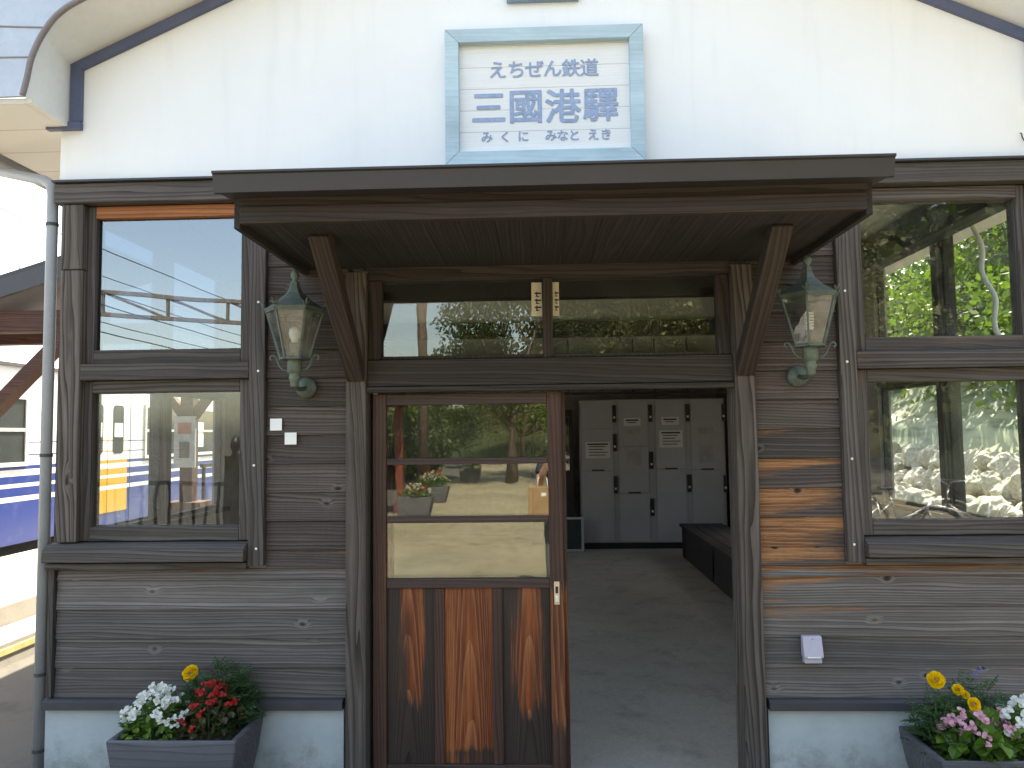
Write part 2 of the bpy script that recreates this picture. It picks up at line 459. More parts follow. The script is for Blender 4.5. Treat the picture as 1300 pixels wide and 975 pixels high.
M['leafA'] = foliage('tree_leaves_fresh', (.045, .085, .012), (.14, .20, .03), .4)
M['leafB'] = foliage('tree_leaves_dark', (.018, .040, .010), (.060, .095, .022), .3)
M['leafC'] = foliage('tree_leaves_olive', (.06, .07, .02), (.15, .15, .05), .3)
M['leafm'] = foliage('marigold_leaves', (.028, .075, .026), (.08, .155, .055), .3)
M['leafb'] = foliage('begonia_leaves', (.055, .13, .018), (.15, .28, .04), .35, .35)
M['leafd'] = foliage('bronze_begonia_leaves', (.035, .030, .015), (.075, .07, .025), .25, .4)
M['petw'] = foliage('white_petals', (.78, .80, .72), (.90, .90, .86), .35)
M['petr'] = foliage('red_petals', (.30, .006, .008), (.50, .014, .016), .25)
M['petp'] = foliage('pink_petals', (.62, .22, .34), (.80, .48, .58), .35)
M['pety'] = foliage('yellow_petals', (.82, .46, .0), (.95, .66, .01), .25)
M['petv'] = foliage('violet_petals', (.12, .10, .40), (.2, .18, .55), .25)
M['planter'] = wood('grey_planter_concrete', 'X', (.055, .055, .062), (.085, .085, .095), (.12, .12, .135), bias=-.6, knots=False, tint=.1, bump=.8, ringf=30, rough=.75)

# ------------------------------------------------------------------ world, sun, camera
SUN = Vector((.19, .55, .81)).normalized()
w = bpy.data.worlds.new('World'); scn.world = w; w.use_nodes = True
nt = w.node_tree
sky = nt.nodes.new('ShaderNodeTexSky'); sky.sky_type = 'NISHITA'; sky.sun_disc = False
sky.sun_elevation = math.asin(SUN.z)
sky.sun_rotation = math.atan2(SUN.x, SUN.y)
sky.air_density = 1.0; sky.dust_density = 2.5; sky.ozone_density = .7
bg = nt.nodes['Background']; bg.inputs[1].default_value = .12
nt.links.new(sky.outputs[0], bg.inputs[0])
sl = bpy.data.lights.new('Sun', 'SUN'); sl.energy = 3.6; sl.angle = R(.5); sl.color = (1, .96, .90)
so = bpy.data.objects.new('Sun', sl); COL.objects.link(so)
so.rotation_euler = (-SUN).to_track_quat('-Z', 'Y').to_euler(); so.location = (0, 0, 20)

cam = bpy.data.cameras.new('Camera'); co = bpy.data.objects.new('Camera', cam); COL.objects.link(co)
cam.sensor_width = 36; cam.lens = 36 * 975 / 1300; cam.clip_end = 2000; cam.clip_start = .03
pi_, yw, ro = R(3.67032689), R(-2.12395759), R(-.72254195)
fw = Vector((math.sin(yw) * math.cos(pi_), math.cos(yw) * math.cos(pi_), math.sin(pi_)))
rt = Vector((math.cos(yw), -math.sin(yw), 0)); up = rt.cross(fw)
r2 = rt * math.cos(ro) + up * math.sin(ro); u2 = -rt * math.sin(ro) + up * math.cos(ro)
mt = Matrix((r2, u2, -fw)).transposed().to_4x4(); mt.translation = (-.04, -3.73, 1.70)
co.matrix_world = mt
scn.camera = co
scn.view_settings.view_transform = 'Standard'; scn.view_settings.look = 'None'
scn.view_settings.exposure = 2.8; scn.view_settings.gamma = 1
scn.view_settings.use_white_balance = True; scn.view_settings.white_balance_temperature = 7850; scn.view_settings.white_balance_tint = 8
scn.cycles.max_bounces = 10; scn.cycles.transparent_max_bounces = 16
scn.cycles.diffuse_bounces = 5; scn.cycles.glossy_bounces = 4
scn.cycles.sample_clamp_indirect = 8
scn.cycles.use_denoising = True

# ------------------------------------------------------------------ ground
g = MB(); g.quad((-400, -400, 0), (400, -400, 0), (400, 400, 0), (-400, 400, 0))
tag(g.build('ground', M['asphalt']), kind='structure')
g = MB(); g.quad((-3.4, -70, .004), (3.0, -70, .004), (3.0, -1.7, .004), (-3.4, -1.7, .004))
tag(g.build('road', M['road']), kind='structure')
g = MB(); g.quad((3.0, -30, .005), (9.0, -30, .005), (9.0, -2.4, .005), (3.0, -2.4, .005))
tag(g.build('forecourt', M['road']), kind='structure')
g = MB(); g.box(-6.32, -4.46, -3, 40, -.02, .345); g.box(-4.455, -4.08, -1, 40, -.02, .18)
tag(g.build('platform', M['platform'], bevel=.01), kind='structure')
g = MB(); g.box(-4.082, -4.072, -.98, 40, .09, .135)
tag(g.build('platform_edge_line', M['yellow']), kind='structure')

# ------------------------------------------------------------------ station building
B = thing('station_building', 'timber clad railway station front with white gable and sliding entrance door', 'building')
XI = .885; XO = .985
bedge = [.45 + .1395 * i for i in range(19)]
def siding(sx, x_in, x_out, z_lo, z_hi, mb):
    for i in range(len(bedge) - 1):
        z0, z1 = bedge[i], bedge[i + 1]
        if z1 <= z_lo + .01 or z0 >= z_hi - .01: continue
        z0 = max(z0, z_lo); z1 = min(z1, z_hi)
        n = 22
        r = rng.random()
        vs = []; fs = []; wn = []
        xs = [x_in + (x_out - x_in) * k / n for k in range(n + 1)]
        prof = [(.006, z1 - .003), (-.004, z0), (.012, z0), (.020, z1 - .003)]
        for x in xs:
            for (y, z) in prof:
                vs.append((x * sx, y + rng.uniform(-.0008, .0008), z))
                wgt = -.42; zz = (z0 + z1) / 2
                if sx > 0:
                    near = max(0, 1 - (abs(x) - .98) / .75)
                    wgt = -.40 + .80 * near ** .6 * max(0, 1 - abs(zz - 1.22) / .85)
                    if 1.0 < zz < 1.07: wgt = max(wgt, .10)
                elif 1.0 < zz < 1.07: wgt = -.06
                elif abs(x) < 1.25 and zz > 1.1: wgt = -.2
                wn.append(wgt + (.10 if z > z0 + .01 else -.20))
        for k in range(n):
            for j in range(4):
                a = k * 4 + j; b = k * 4 + (j + 1) % 4
                fs.append((a, b, b + 4, a + 4))
        fs.append((3, 2, 1, 0)); fs.append(tuple(n * 4 + j for j in range(4)))
        mb.add(vs, fs, wn, r)
for s in (-1, 1):
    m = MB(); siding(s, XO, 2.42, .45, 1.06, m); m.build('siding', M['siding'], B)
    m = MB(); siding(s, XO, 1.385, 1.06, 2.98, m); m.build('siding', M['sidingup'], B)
    # wall behind the boards
    m = MB()
    lo, hi = sorted((s * XO, s * 2.418)); m.box(lo, hi, .024, .12, .02, 1.08)
    lo, hi = sorted((s * XO, s * 1.40)); m.box(lo, hi, .024, .12, 1.081, 3.0)
    m.build('inner_wall', M['interior'], B)
    # foundation
    lo, hi = sorted((s * 1.0, s * 2.455))
    MB().box(lo, hi, -.012, .022, 0, .398).build('foundation', M['found'], B)
    MB().prism_x([(.02, .452), (-.03, .447), (-.045, .438), (-.045, .402), (.02, .400)], lo, hi + (.01 if s > 0 else 0)).build('foundation_cap', M['cap'], B)
    # corner post with its short upper splice
    m = MB(); lo, hi = sorted((s * 2.312, s * 2.425))
    m.box(lo, hi, -.03, .12, 1.195, 2.54); m.box(lo, hi, -.034, .12, 2.543, 2.872)
    m.build('corner_post', M['postz'], B, bevel=.006)
    lo, hi = sorted((s * 2.424, s * 2.452))
    MB().box(lo, hi, -.022, .12, .454, 1.07).build('corner_board', M['woodz'], B, bevel=.003)
    # door post
    m = MB(); lo, hi = sorted((s * XI, s * XO)); m.w = -.18 if s < 0 else -.05
    m.box(lo, hi, -.045, .13, 0, 2.50)
    m.build('door_post', M['postz'], B, bevel=.007)
    # vertical trim
    m = MB(); lo, hi = sorted((s * 1.387, s * 1.465)); m.box(lo, hi, -.034, .10, 1.075, 2.975)
    t_ = m.build('window_trim', M['woodz'], B, bevel=.004)
    for z in (1.16, 1.56, 2.02, 2.36, 2.7):
        MB().lathe([(0, -.0375), (.0055, -.0365), (.0065, -.0335)], 8, (s * 1.425 + rng.uniform(-.012, .012), 0, z), 0, 'Y').build('screw', M['screw'], t_)
    # windows
    for (z0, z1, upper) in ((2.07, 2.87, True), (1.195, 1.985, False)):
        a, b = sorted((s * 1.467, s * 2.332))
        wdw = MB()
        fr = .060
        iz0, iz1 = z0 + fr + .012, z1 - fr - .002
        ov = [(a + .001, z0 + .001), (b - .001, z0 + .001), (b - .001, z1 - .001), (a + .001, z1 - .001)]; iv = [(a + fr + .002, iz0), (b - fr - .002, iz0), (b - fr - .002, iz1), (a + fr + .002, iz1)]
        vs = [(x, .0752, z) for x, z in ov + iv] + [(x, .090, z) for x, z in ov + iv]; fs = []
        for k in range(4):
            q = (k + 1) % 4
            fs += [(k, q, q + 4, k + 4), (k + 8, k + 12, q + 12, q + 8), (k, k + 8, q + 8, q), (k + 4, q + 4, q + 12, k + 12)]
        wdw.add(vs, fs)
        wo = wdw.build('window', M['woodx'], B)
        for (xa, xb) in ((a, a + fr), (b - fr, b)): MB().box(xa, xb, .012, .075, z0, z1).build('window_stile', M['woodz'], wo, bevel=.004)
        MB().box(a + fr, b - fr, .011, .075, z0, z0 + fr + .01).build('window_bottom_rail', M['woodx'], wo, bevel=.003)
        hd = MB().box(a + fr, b - fr, .010, .075, z1 - fr, z1)
        hd.build('window_head', M['orange'] if (upper and s < 0) else M['woodx'], wo, bevel=.003)
        MB().box(a + fr - .004, b - fr + .004, .042, .046, z0 + fr, z1 - fr + .004).build('pane', M['glassup'] if (upper and s < 0) else M['glass'], wo)
    # mid rail and sill
    a, b = sorted((s * 1.467, s * 2.312))
    m = MB(); m.box(a, b, -.032, .10, 1.987, 2.068); m.build('window_rail', M['woodx'], B, bevel=.004)
    a, b = sorted((s * 1.467, s * 2.455))
    m = MB(); m.prism_x([(.11, 1.193), (-.03, 1.188), (-.075, 1.165), (-.08, 1.105), (.02, 1.098), (.11, 1.098)], a, b)
    sl_ = m.build('window_sill', M['woodx'], B, bevel=.005)
    MB().box(a, b, -.045, .02, 1.066, 1.096).build('sill_moulding', M['woodx'], sl_, bevel=.003)
    # eave beam
    a, b = sorted((s * .99, s * 2.46))
    m = MB(); m.box(a, b, -.045, .11, 2.876, 2.975); m.build('eave_beam', M['woodx'], B, bevel=.005)
    m = MB(); m.prism_x([(.0, 3.0), (-.03, 2.999), (-.066, 2.988), (-.066, 2.978), (0, 2.978)], a, b + (.01 if s > 0 else 0)); m.build('beam_flashing', M['cap'], B)

# gable
poly = [(-2.46, 2.985), (2.46, 2.985), (2.46, 3.30), (2.405, 3.30), (2.405, 3.60), (0, 4.69), (-2.405, 3.60), (-2.405, 3.30), (-2.46, 3.30)]
MB().prism_y(poly, .002, .12).build('gable_wall', M['gable'], B)
for s in (-1, 1):
    tr = MB()
    def strip(pts, wd):
        # flat ribbon of constant thickness against the wall
        for (p, q) in zip(pts[:-1], pts[1:]):
            p = Vector((p[0], -.012, p[1])); q = Vector((q[0], -.012, q[1]))
            d = (q - p).normalized()
            tr.obox((p + q) / 2, d, (0, 1, 0), d.cross(Vector((0, 1, 0))), (q - p).length / 2 + wd / 2, .013, wd / 2)
    strip([(s * .05, 4.64), (s * 2.375, 3.588)], .047)
    m = tr; m.box(*sorted((s * 2.345, s * 2.401)), -.024, .001, 3.305, 3.60)
    m.box(*sorted((s * 2.345, s * 2.52)), -.030, .001, 3.262, 3.300)
    m.build('gable_trim', M['bluetrim'], B)
    # verge: loft from the wall line to the curved front edge
    front = [(2.44, 3.305), (2.42, 3.39), (2.40, 3.49), (2.35, 3.60), (2.27, 3.70), (2.12, 3.785), (1.7, 3.975), (.9, 4.335), (0, 4.74)]
    wall = [(2.408, 3.305), (2.408, 3.40), (2.408, 3.50), (2.408, 3.60), (2.30, 3.655), (2.12, 3.737), (1.7, 3.927), (.9, 4.29), (0, 4.70)]
    def dense(pl, k=6):
        out = []
        for i in range(len(pl) - 1):
            p0 = Vector(pl[max(i - 1, 0)]); p1 = Vector(pl[i]); p2 = Vector(pl[i + 1]); p3 = Vector(pl[min(i + 2, len(pl) - 1)])
            for q in range(k):
                t = q / k
                out.append(tuple(.5 * ((2 * p1) + (p2 - p0) * t + (2 * p0 - 5 * p1 + 4 * p2 - p3) * t * t + (3 * p1 - p0 - 3 * p2 + p3) * t ** 3)))
        return out + [pl[-1]]
    def lin(pl, k=6):
        out = []
        for i in range(len(pl) - 1):
            for q in range(k):
                t = q / k; out.append((pl[i][0] + (pl[i + 1][0] - pl[i][0]) * t, pl[i][1] + (pl[i + 1][1] - pl[i][1]) * t))
        return out + [pl[-1]]
    front = dense(front); wall = lin(wall)
    m = MB(); vs = []; fs = []
    for (a_, b_) in zip(front, wall):
        vs += [(s * a_[0], -.30, a_[1]), (s * b_[0], .004, b_[1])]
    for i in range(len(front) - 1):
        fs.append((2 * i, 2 * i + 1, 2 * i + 3, 2 * i + 2))
    m.add(vs, fs)
    lo = m.build('verge_soffit', M['soffitwhite'], B, fixn=False, smooth=True)
    # fascia in front
    outer = [(0, 5.15), (2.3, 4.10), (3.02, 3.86), (3.02, 3.30)]
    pl = [(s * x, z) for x, z in front] + [(s * x, z) for x, z in outer]
    MB().prism_y(pl, -.318, -.300).build('fascia', M['panel'], B)
    MB().tube([(s * x, -.322, z) for x, z in front], .013, 6).build('verge_edge', M['browntrim'], B, smooth=True)
    # thin sheet seams
    m = MB()
    for (x0, z0, x1, z1) in ((2.40, 3.49, 3.0, 3.50), (2.33, 3.63, 3.0, 3.67), (2.15, 3.785, 2.9, 3.88)):
        m.beam((s * x0, -.320, z0), (s * x1, -.320, z1), .004, .006)
    m.build('sheet_seam', M['browntrim'], B)
    # boarded underside of the side eave
    m = MB(); m.box(*sorted((s * 2.44, s * 3.0)), -.30, 9.3, 3.275, 3.302); m.box(*sorted((s * 2.408, s * 2.439)), -.30, -.001, 3.276, 3.3025); m.build('eave_soffit', M['soffit'], B)
    # roof slab
    m = MB(); m.prism_y([(0, 5.15), (s * 2.3, 4.10), (s * 3.02, 3.86), (s * 3.02, 3.78), (s * 2.3, 4.0), (0, 5.05)], -.299, 9.3)
    m.build('roof', M['panel'], B)
    m = MB()
    n = 10; sec = [(s * (3.06 + .06 * math.cos(math.pi + math.pi * k / n)), 3.30 + .065 * math.sin(math.pi + math.pi * k / n)) for k in range(n + 1)]
    sec2 = [(s * (3.06 + .052 * math.cos(math.pi + math.pi * k / n)), 3.30 + .057 * math.sin(math.pi + math.pi * k / n)) for k in range(n, -1, -1)]
    m.prism_y(sec + sec2, -.29, 9.3); m.build('gutter', M['pipe'], B)
    # downpipe
    m = MB(); m.tube([(s * 3.06, .30, 3.25), (s * 3.05, .29, 3.20), (s * 2.99, .25, 3.16), (s * 2.56, .03, 3.02), (s * 2.505, .005, 2.99), (s * 2.492, .0, 2.93), (s * 2.492, 0, .02)], .0265, 14)
    dp = m.build('downpipe', M['pipe'], B, smooth=True)
    for z in (2.78, 1.62, .56, .20):
        MB().lathe([(.0268, -.008), (.030, -.008), (.030, .008), (.0268, .008)], 14, (s * 2.492, 0, z)).build('pipe_clip', M['cap'], dp)

# vent above the sign
m = MB(); m.box(-.18, .18, -.03, .0, 3.853, 4.35)
vn = m.build('gable_vent', M['vent'], B, bevel=.004)
m = MB()
for k in range(7): m.obox((0, -.034, 3.91 + .06 * k), (1, 0, 0), (0, .8, -.6), (0, .6, .8), .15, .003, .024)
m.build('louvre', M['vent'], vn)

# lintel, transom
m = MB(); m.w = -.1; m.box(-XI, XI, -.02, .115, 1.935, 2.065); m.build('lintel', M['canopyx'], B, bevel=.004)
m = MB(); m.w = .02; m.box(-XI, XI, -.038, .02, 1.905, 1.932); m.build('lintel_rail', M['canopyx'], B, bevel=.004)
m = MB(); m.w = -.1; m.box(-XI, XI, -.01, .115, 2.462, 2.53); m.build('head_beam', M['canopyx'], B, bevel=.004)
m = MB(); m.w = -.2
m.box(-.884, -.822, .005, .08, 2.068, 2.46); m.box(.826, .884, .005, .08, 2.068, 2.46); m.box(-.024, .024, -.002, .08, 2.068, 2.46)
m.box(-.82, -.026, .006, .08, 2.068, 2.084); m.box(.026, .824, .006, .08, 2.068, 2.084)
to = m.build('transom_window', M['canopyz'], B, bevel=.003)
MB().box(-.826, -.02, .040, .044, 2.082, 2.462).build('pane', M['glassdoor'], to)
MB().box(.02, .830, .040, .044, 2.082, 2.462).build('pane', M['glassdoor'], to)
MB().box(-.985, .985, .0, .12, 2.532, 3.02).build('entrance_wall', M['interior'], B)
MB().box(-.884, .884, -.045, .15, 0.0, .018).build('threshold', M['cap'], B, bevel=.004)

# sliding doors
def sliding_door(x0, y0):
    x1 = x0 + .925; y1 = y0 + .036
    st = MB(); st.w = -.12
    st.box(x0, x0 + .066, y0, y1, .022, 1.90)
    wz = lambda z: .12 * max(0, 1 - abs(z - .75) / .55)
    d = st.build('sliding_door', M['doorf'], B, bevel=.003)
    s2 = MB(); s2.w = 0
    zs = [.022 + .11 * k for k in range(18)]; zs[-1] = 1.90
    vs = []; fs = []; wn = []
    for z in zs:
        for (x, y) in ((x1 - .066, y0), (x1, y0), (x1, y1), (x1 - .066, y1)):
            vs.append((x, y, z)); wn.append(.20 if .25 < z < 1.0 else -.12)
    for k in range(len(zs) - 1):
        for j in range(4):
            a_ = k * 4 + j; b_ = k * 4 + (j + 1) % 4; fs.append((a_, b_, b_ + 4, a_ + 4))
    fs += [(3, 2, 1, 0), tuple((len(zs) - 1) * 4 + j for j in range(4))]
    s2.add(vs, fs, wn); s2.build('stile', M['doorf'], d)
    a = x0 + .067; b = x1 - .067
    rl = MB(); rl.w = -.1
    rl.box(a, b, y0 + .002, y1 - .002, 1.845, 1.899)
    rl.build('top_rail', M['doorfx'], d, bevel=.003)
    rb = MB(); rb.w = -.15
    for (z0, z1) in ((1.552, 1.582), (1.268, 1.300)): rb.box(a, b, y0 + .004, y1 - .004, z0, z1)
    rb.build('glazing_bar', M['doorfx'], d, bevel=.003)
    ml = MB(); ml.w = -.15; ml.box(a, b, y0 - .002, y1 - .002, .955, 1.0); ml.build('mid_rail', M['doorfx'], d, bevel=.003)
    bt = MB(); bt.w = -.3; bt.box(a, b, y0 + .001, y1 - .002, .023, .125); bt.build('bottom_rail', M['doorfx'], d, bevel=.003)
    mu = MB(); mu.w = -.25
    wp = (b - a - 2 * .05) / 3
    for k in (1, 2):
        xx = a + k * wp + (k - 1) * .05; mu.box(xx, xx + .05, y0 + .003, y1 - .003, .126, .954)
    mu.build('muntin', M['doorf'], d, bevel=.003)
    for k in range(3):
        xx = a + k * (wp + .05)
        pm = MB(); n = 8; nz = 16; vs = []; fs = []; wn = []
        for j in range(nz + 1):
            for i in range(n + 1):
                u = i / n; v = j / nz
                vs.append((xx + wp * u, y0 + .016, .126 + .828 * v))
                cx_ = 1 - abs(u - .52) / .5
                if k == 1: ww = .24 + .08 * min(1, cx_ * 2) - (.30 if v < .12 else 0)
                else: ww = -.38 + .66 * max(0, cx_) ** .7 * min(1, max(0, (v - .08) / .30))
                wn.append(ww)
        for j in range(nz):
            for i in range(n):
                p = j * (n + 1) + i; fs.append((p, p + 1, p + n + 2, p + n + 1))
        pm.add(vs, fs, wn)
        b0 = len(pm.v)
        pm.box(xx, xx + wp, y0 + .018, y0 + .026, .126, .954)
        pob = pm.build('panel', M['doorz'], d, off=(xx + wp * (.5 + .06 * (k - 1)), 0, 0)); pob.location = (xx + wp * (.5 + .06 * (k - 1)), 0, 0)
    for (z0, z1) in ((1.582, 1.845), (1.300, 1.552), (1.0, 1.268)):
        MB().box(a - .004, b + .004, y0 + .016, y0 + .019, z0 - .004, z1 + .004).build('pane', M['glassdoor'], d)
    hd = MB(); hd.box(x1 - .046, x1 - .020, y0 - .004, y0 + .002, .875, .985)
    ho = hd.build('handle', M['brass'], d, bevel=.002)
    MB().box(x1 - .040, x1 - .026, y0 - .006, y0 - .001, .93, .962).build('finger_recess', M['black'], ho)
    MB().box(x1 - .041, x1 - .025, y0 - .007, y0 - .001, .89, .92).build('lock_plate', M['screw'], ho)
    return d
sliding_door(-.868, .028)
sliding_door(-.846, .078)

# canopy over the door
CZ = 2.50
cn = MB()
cn.prism_x([(-.985, 2.606), (-.985, 2.66), (.0, 2.76), (.0, 2.70), (-.95, 2.606)], -1.225, 1.225)
cno = cn.build('canopy', M['gutterdark'], B)
m = MB(); m.prism_x([(-.988, 2.60), (-1.0, 2.664), (-1.01, 2.668), (-1.01, 2.676), (-.97, 2.674), (-.97, 2.60)], -1.236, 1.236)
m.build('canopy_gutter', M['gutterdark'], cno)
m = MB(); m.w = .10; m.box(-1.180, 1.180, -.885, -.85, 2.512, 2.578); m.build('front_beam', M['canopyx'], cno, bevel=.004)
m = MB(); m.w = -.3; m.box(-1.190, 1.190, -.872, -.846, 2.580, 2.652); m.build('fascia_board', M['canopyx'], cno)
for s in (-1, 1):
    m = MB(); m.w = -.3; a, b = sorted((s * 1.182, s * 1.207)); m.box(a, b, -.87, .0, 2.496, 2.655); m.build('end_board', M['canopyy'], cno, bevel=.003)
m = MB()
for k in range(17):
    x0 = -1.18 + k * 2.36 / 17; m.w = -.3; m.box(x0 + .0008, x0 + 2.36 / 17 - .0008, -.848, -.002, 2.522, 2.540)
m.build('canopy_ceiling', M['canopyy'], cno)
for s in (-1, 1):
    m = MB(); m.w = -.12
    pa, pb = Vector((s * .935, -.03, 1.985)), Vector((s * .935, -.66, 2.535))
    m.box(-.0425, .0425, -.0375, .0375, 0, (pb - pa).length)
    bo = m.build('brace', M['canopyz'], cno, bevel=.006)
    bo.location = pa; bo.rotation_euler = (math.atan2(.63, .55), 0, 0)

# side walls, interior shell
def side_wall(s):
    a, b = sorted((s * 2.33, s * 2.418))
    m = MB()
    yk = 3.2 if s > 0 else 9.2
    m.box(a, b, .122, yk, .0, 1.19); m.box(a, b, .122, yk, 2.872, 3.27)
    if s < 0:
        m.v.clear(); m.f.clear(); m.rnd.clear(); m.worn.clear()
        m.box(a, b, .122, 3.5, 0, 1.19); m.box(a, b, .122, yk, 2.872, 3.27); m.box(a, b, 1.76, 3.5, 1.191, 2.871); m.box(a, b, 7.0, yk, 0, 2.871); m.box(a, b, 3.501, 6.999, 2.3, 2.871)  # gap towards the back is added to let daylight reach the lockers
    else: m.box(a, b, 1.76, yk, 1.191, 2.871)
    so_ = m.build('side_wall', M['interior'], B)
    m = MB()
    a2, b2 = a - .01, b + .01
    m.box(a2, b2, .122, .14, 1.191, 2.871); m.box(a2, b2, .875, .94, 1.191, 2.871)
    for (y0, y1) in ((.141, .874), (.941, 1.759)): m.box(a2 + .005, b2 - .005, y0, y1, 1.985, 2.07)
    m.build('window_mullion', M['woodz'], so_)
    m = MB(); m.box(a2 - .02, b2 + .02, .124, 1.80, 1.17, 1.196); m.build('inner_sill', M['canopyy'], so_)
    for (y0, y1) in ((.14, .875), (.94, 1.76)):
        for (z0, z1, upr) in ((1.197, 1.984, 0), (2.071, 2.871, 1)):
            xx = s * 2.375
            f = MB(); t = .022
            xa, xb = xx - .02, xx + .02
            f.box(xa, xb, y0 + .001, y0 + t, z0, z1); f.box(xa, xb, y1 - t, y1 - .001, z0, z1)
            f.box(xa, xb, y0 + t, y1 - t, z0, z0 + t); f.box(xa, xb, y0 + t, y1 - t, z1 - t, z1)
            wf = f.build('window', M['woody'], so_)
            MB().box(xx - .002, xx + .002, y0 + t - .003, y1 - t + .003, z0 + t - .003, z1 - t + .003).build('pane', M['glassup'] if (s < 0 and upr) else M['glass'], wf)
    return so_
lw_ = side_wall(-1); side_wall(1)
MB().box(-2.329, -2.30, .5, 3.4, .985, 1.045).build('dado_rail', plain('ochre_rail_wood', (.34, .19, .06), .6), B, bevel=.004)
m = MB(); m.box(2.33, 2.95, 3.202, 3.29, 0, 3.0); m.box(2.86, 2.95, 3.292, 5.9, 0, 3.0); m.box(2.86, 2.95, 5.9, 6.7, 0, 1.0); m.box(2.86, 2.95, 5.9, 6.7, 2.1, 3.0); m.box(2.86, 2.95, 6.7, 9.2, 0, 3.0)
m.build('wing_wall', M['interior'], B)
MB().box(-2.42, 2.95, 9.21, 9.3, 0, 3.27).build('back_wall', M['interior'], B)
MB().box(-2.329, 2.96, .121, 9.2, 3.02, 3.06).build('ceiling', M['intceil'], B)
m = MB()
for s in (-1, 1):
    a, b = sorted((s * 2.20, s * 2.328)); m.box(a, b, .13, 3.1, 2.80, 3.0)
for y in (2.6, 5.2): m.box(-2.2, 2.2, y, y + .12, 2.82, 3.0)
m.build('ceiling_beam', M['canopyy'], B)
MB().box(-2.33, 2.86, .02, 9.2, -.02, .008).build('floor', M['intfloor'], B)
m = MB(); m.beam((.1, 7.0, 2.24), (2.6, 7.0, 2.24), .03, .035)
for x in (.35, 1.25, 1.55, 2.0): m.beam((x, 7.0, 2.25), (x, 7.0, 3.0), .02, .02, (0, 1, 0))
m.build('hanging_rail', M['black'], B)

# ------------------------------------------------------------------ lettering
def text_mesh(body, size, cx_, cz_, y, offset=.0, depth=.002):
    cu = bpy.data.curves.new('lettering', 'FONT'); cu.body = body; cu.size = size
    cu.extrude = depth; cu.resolution_u = 4
    o = bpy.data.objects.new('lettering', cu); COL.objects.link(o)
    dg = bpy.context.evaluated_depsgraph_get()
    me = bpy.data.meshes.new_from_object(o.evaluated_get(dg))
    bpy.data.objects.remove(o); bpy.data.curves.remove(cu)
    if not me.vertices: return [], []
    xs = [v.co.x for v in me.vertices]; ys = [v.co.y for v in me.vertices]
    mx, my = (min(xs) + max(xs)) / 2, (min(ys) + max(ys)) / 2
    vs = [(v.co.x - mx + cx_, y - v.co.z, v.co.y - my + cz_) for v in me.vertices]
    fs = [tuple(p.vertices) for p in me.polygons]
    bpy.data.meshes.remove(me)
    return vs, fs
SG = thing('station_sign', 'white planked station name sign in a pale blue frame above the canopy', 'sign', (0, 0, 3.35))
def rel(o, p): return [(x - p[0], y - p[1], z - p[2]) for x, y, z in o]
so_p = (0, 0, 3.35)
fr = MB()
x0, x1, z0, z1, fwid = -.487, .487, 3.008, 3.692, .068
for (poly) in ([(x0, z0), (x1, z0), (x1 - fwid, z0 + fwid), (x0 + fwid, z0 + fwid)],
               [(x1, z0), (x1, z1), (x1 - fwid, z1 - fwid), (x1 - fwid, z0 + fwid)],
               [(x1, z1), (x0, z1), (x0 + fwid, z1 - fwid), (x1 - fwid, z1 - fwid)],
               [(x0, z1), (x0, z0), (x0 + fwid, z0 + fwid), (x0 + fwid, z1 - fwid)]):
    c_ = (sum(p[0] for p in poly) / 4, sum(p[1] for p in poly) / 4)
    poly = [(c_[0] + (p[0] - c_[0]) * .9985, c_[1] + (p[1] - c_[1]) * .9985) for p in poly]
    fr.prism_y(poly, -.075, -.003)
fr.build('sign_frame', M['signframe'], SG, off=so_p, bevel=.003)
MB().box(x0 + fwid - .004, x1 - fwid + .004, -.035, -.006, z0 + fwid - .004, z1 - fwid + .004).build('sign_board', M['signboard'], SG, off=so_p)
rows = []
r1 = [(c, -.228 + i * .0905, 3.497, .098, .0016) for i, c in enumerate('えちぜん鉄道')]
r2_ = [(c, x, 3.306, .186, .0036) for c, x in zip('三國港驛', (-.275, -.092, .092, .276))]
r3 = [(c, x, 3.157, .062, .0009) for c, x in zip('みくにみなとえき', (-.285, -.197, -.105, .030, .088, .146, .238, .300))]
for row in (r1, r2_, r3):
    m = MB()
    for (c, x, z, sz, of) in row:
        for q in range(9):
            a_ = 2 * math.pi * q / 8
            rr = 0 if q == 8 else of
            vs, fs = text_mesh(c, sz * .97, x + rr * math.cos(a_), z + rr * math.sin(a_), -.0365 - .00015 * q, 0, .001)
            if vs: m.add(vs, fs)
    if m.v: m.build('lettering', M['letter'], SG, off=so_p, fixn=False)

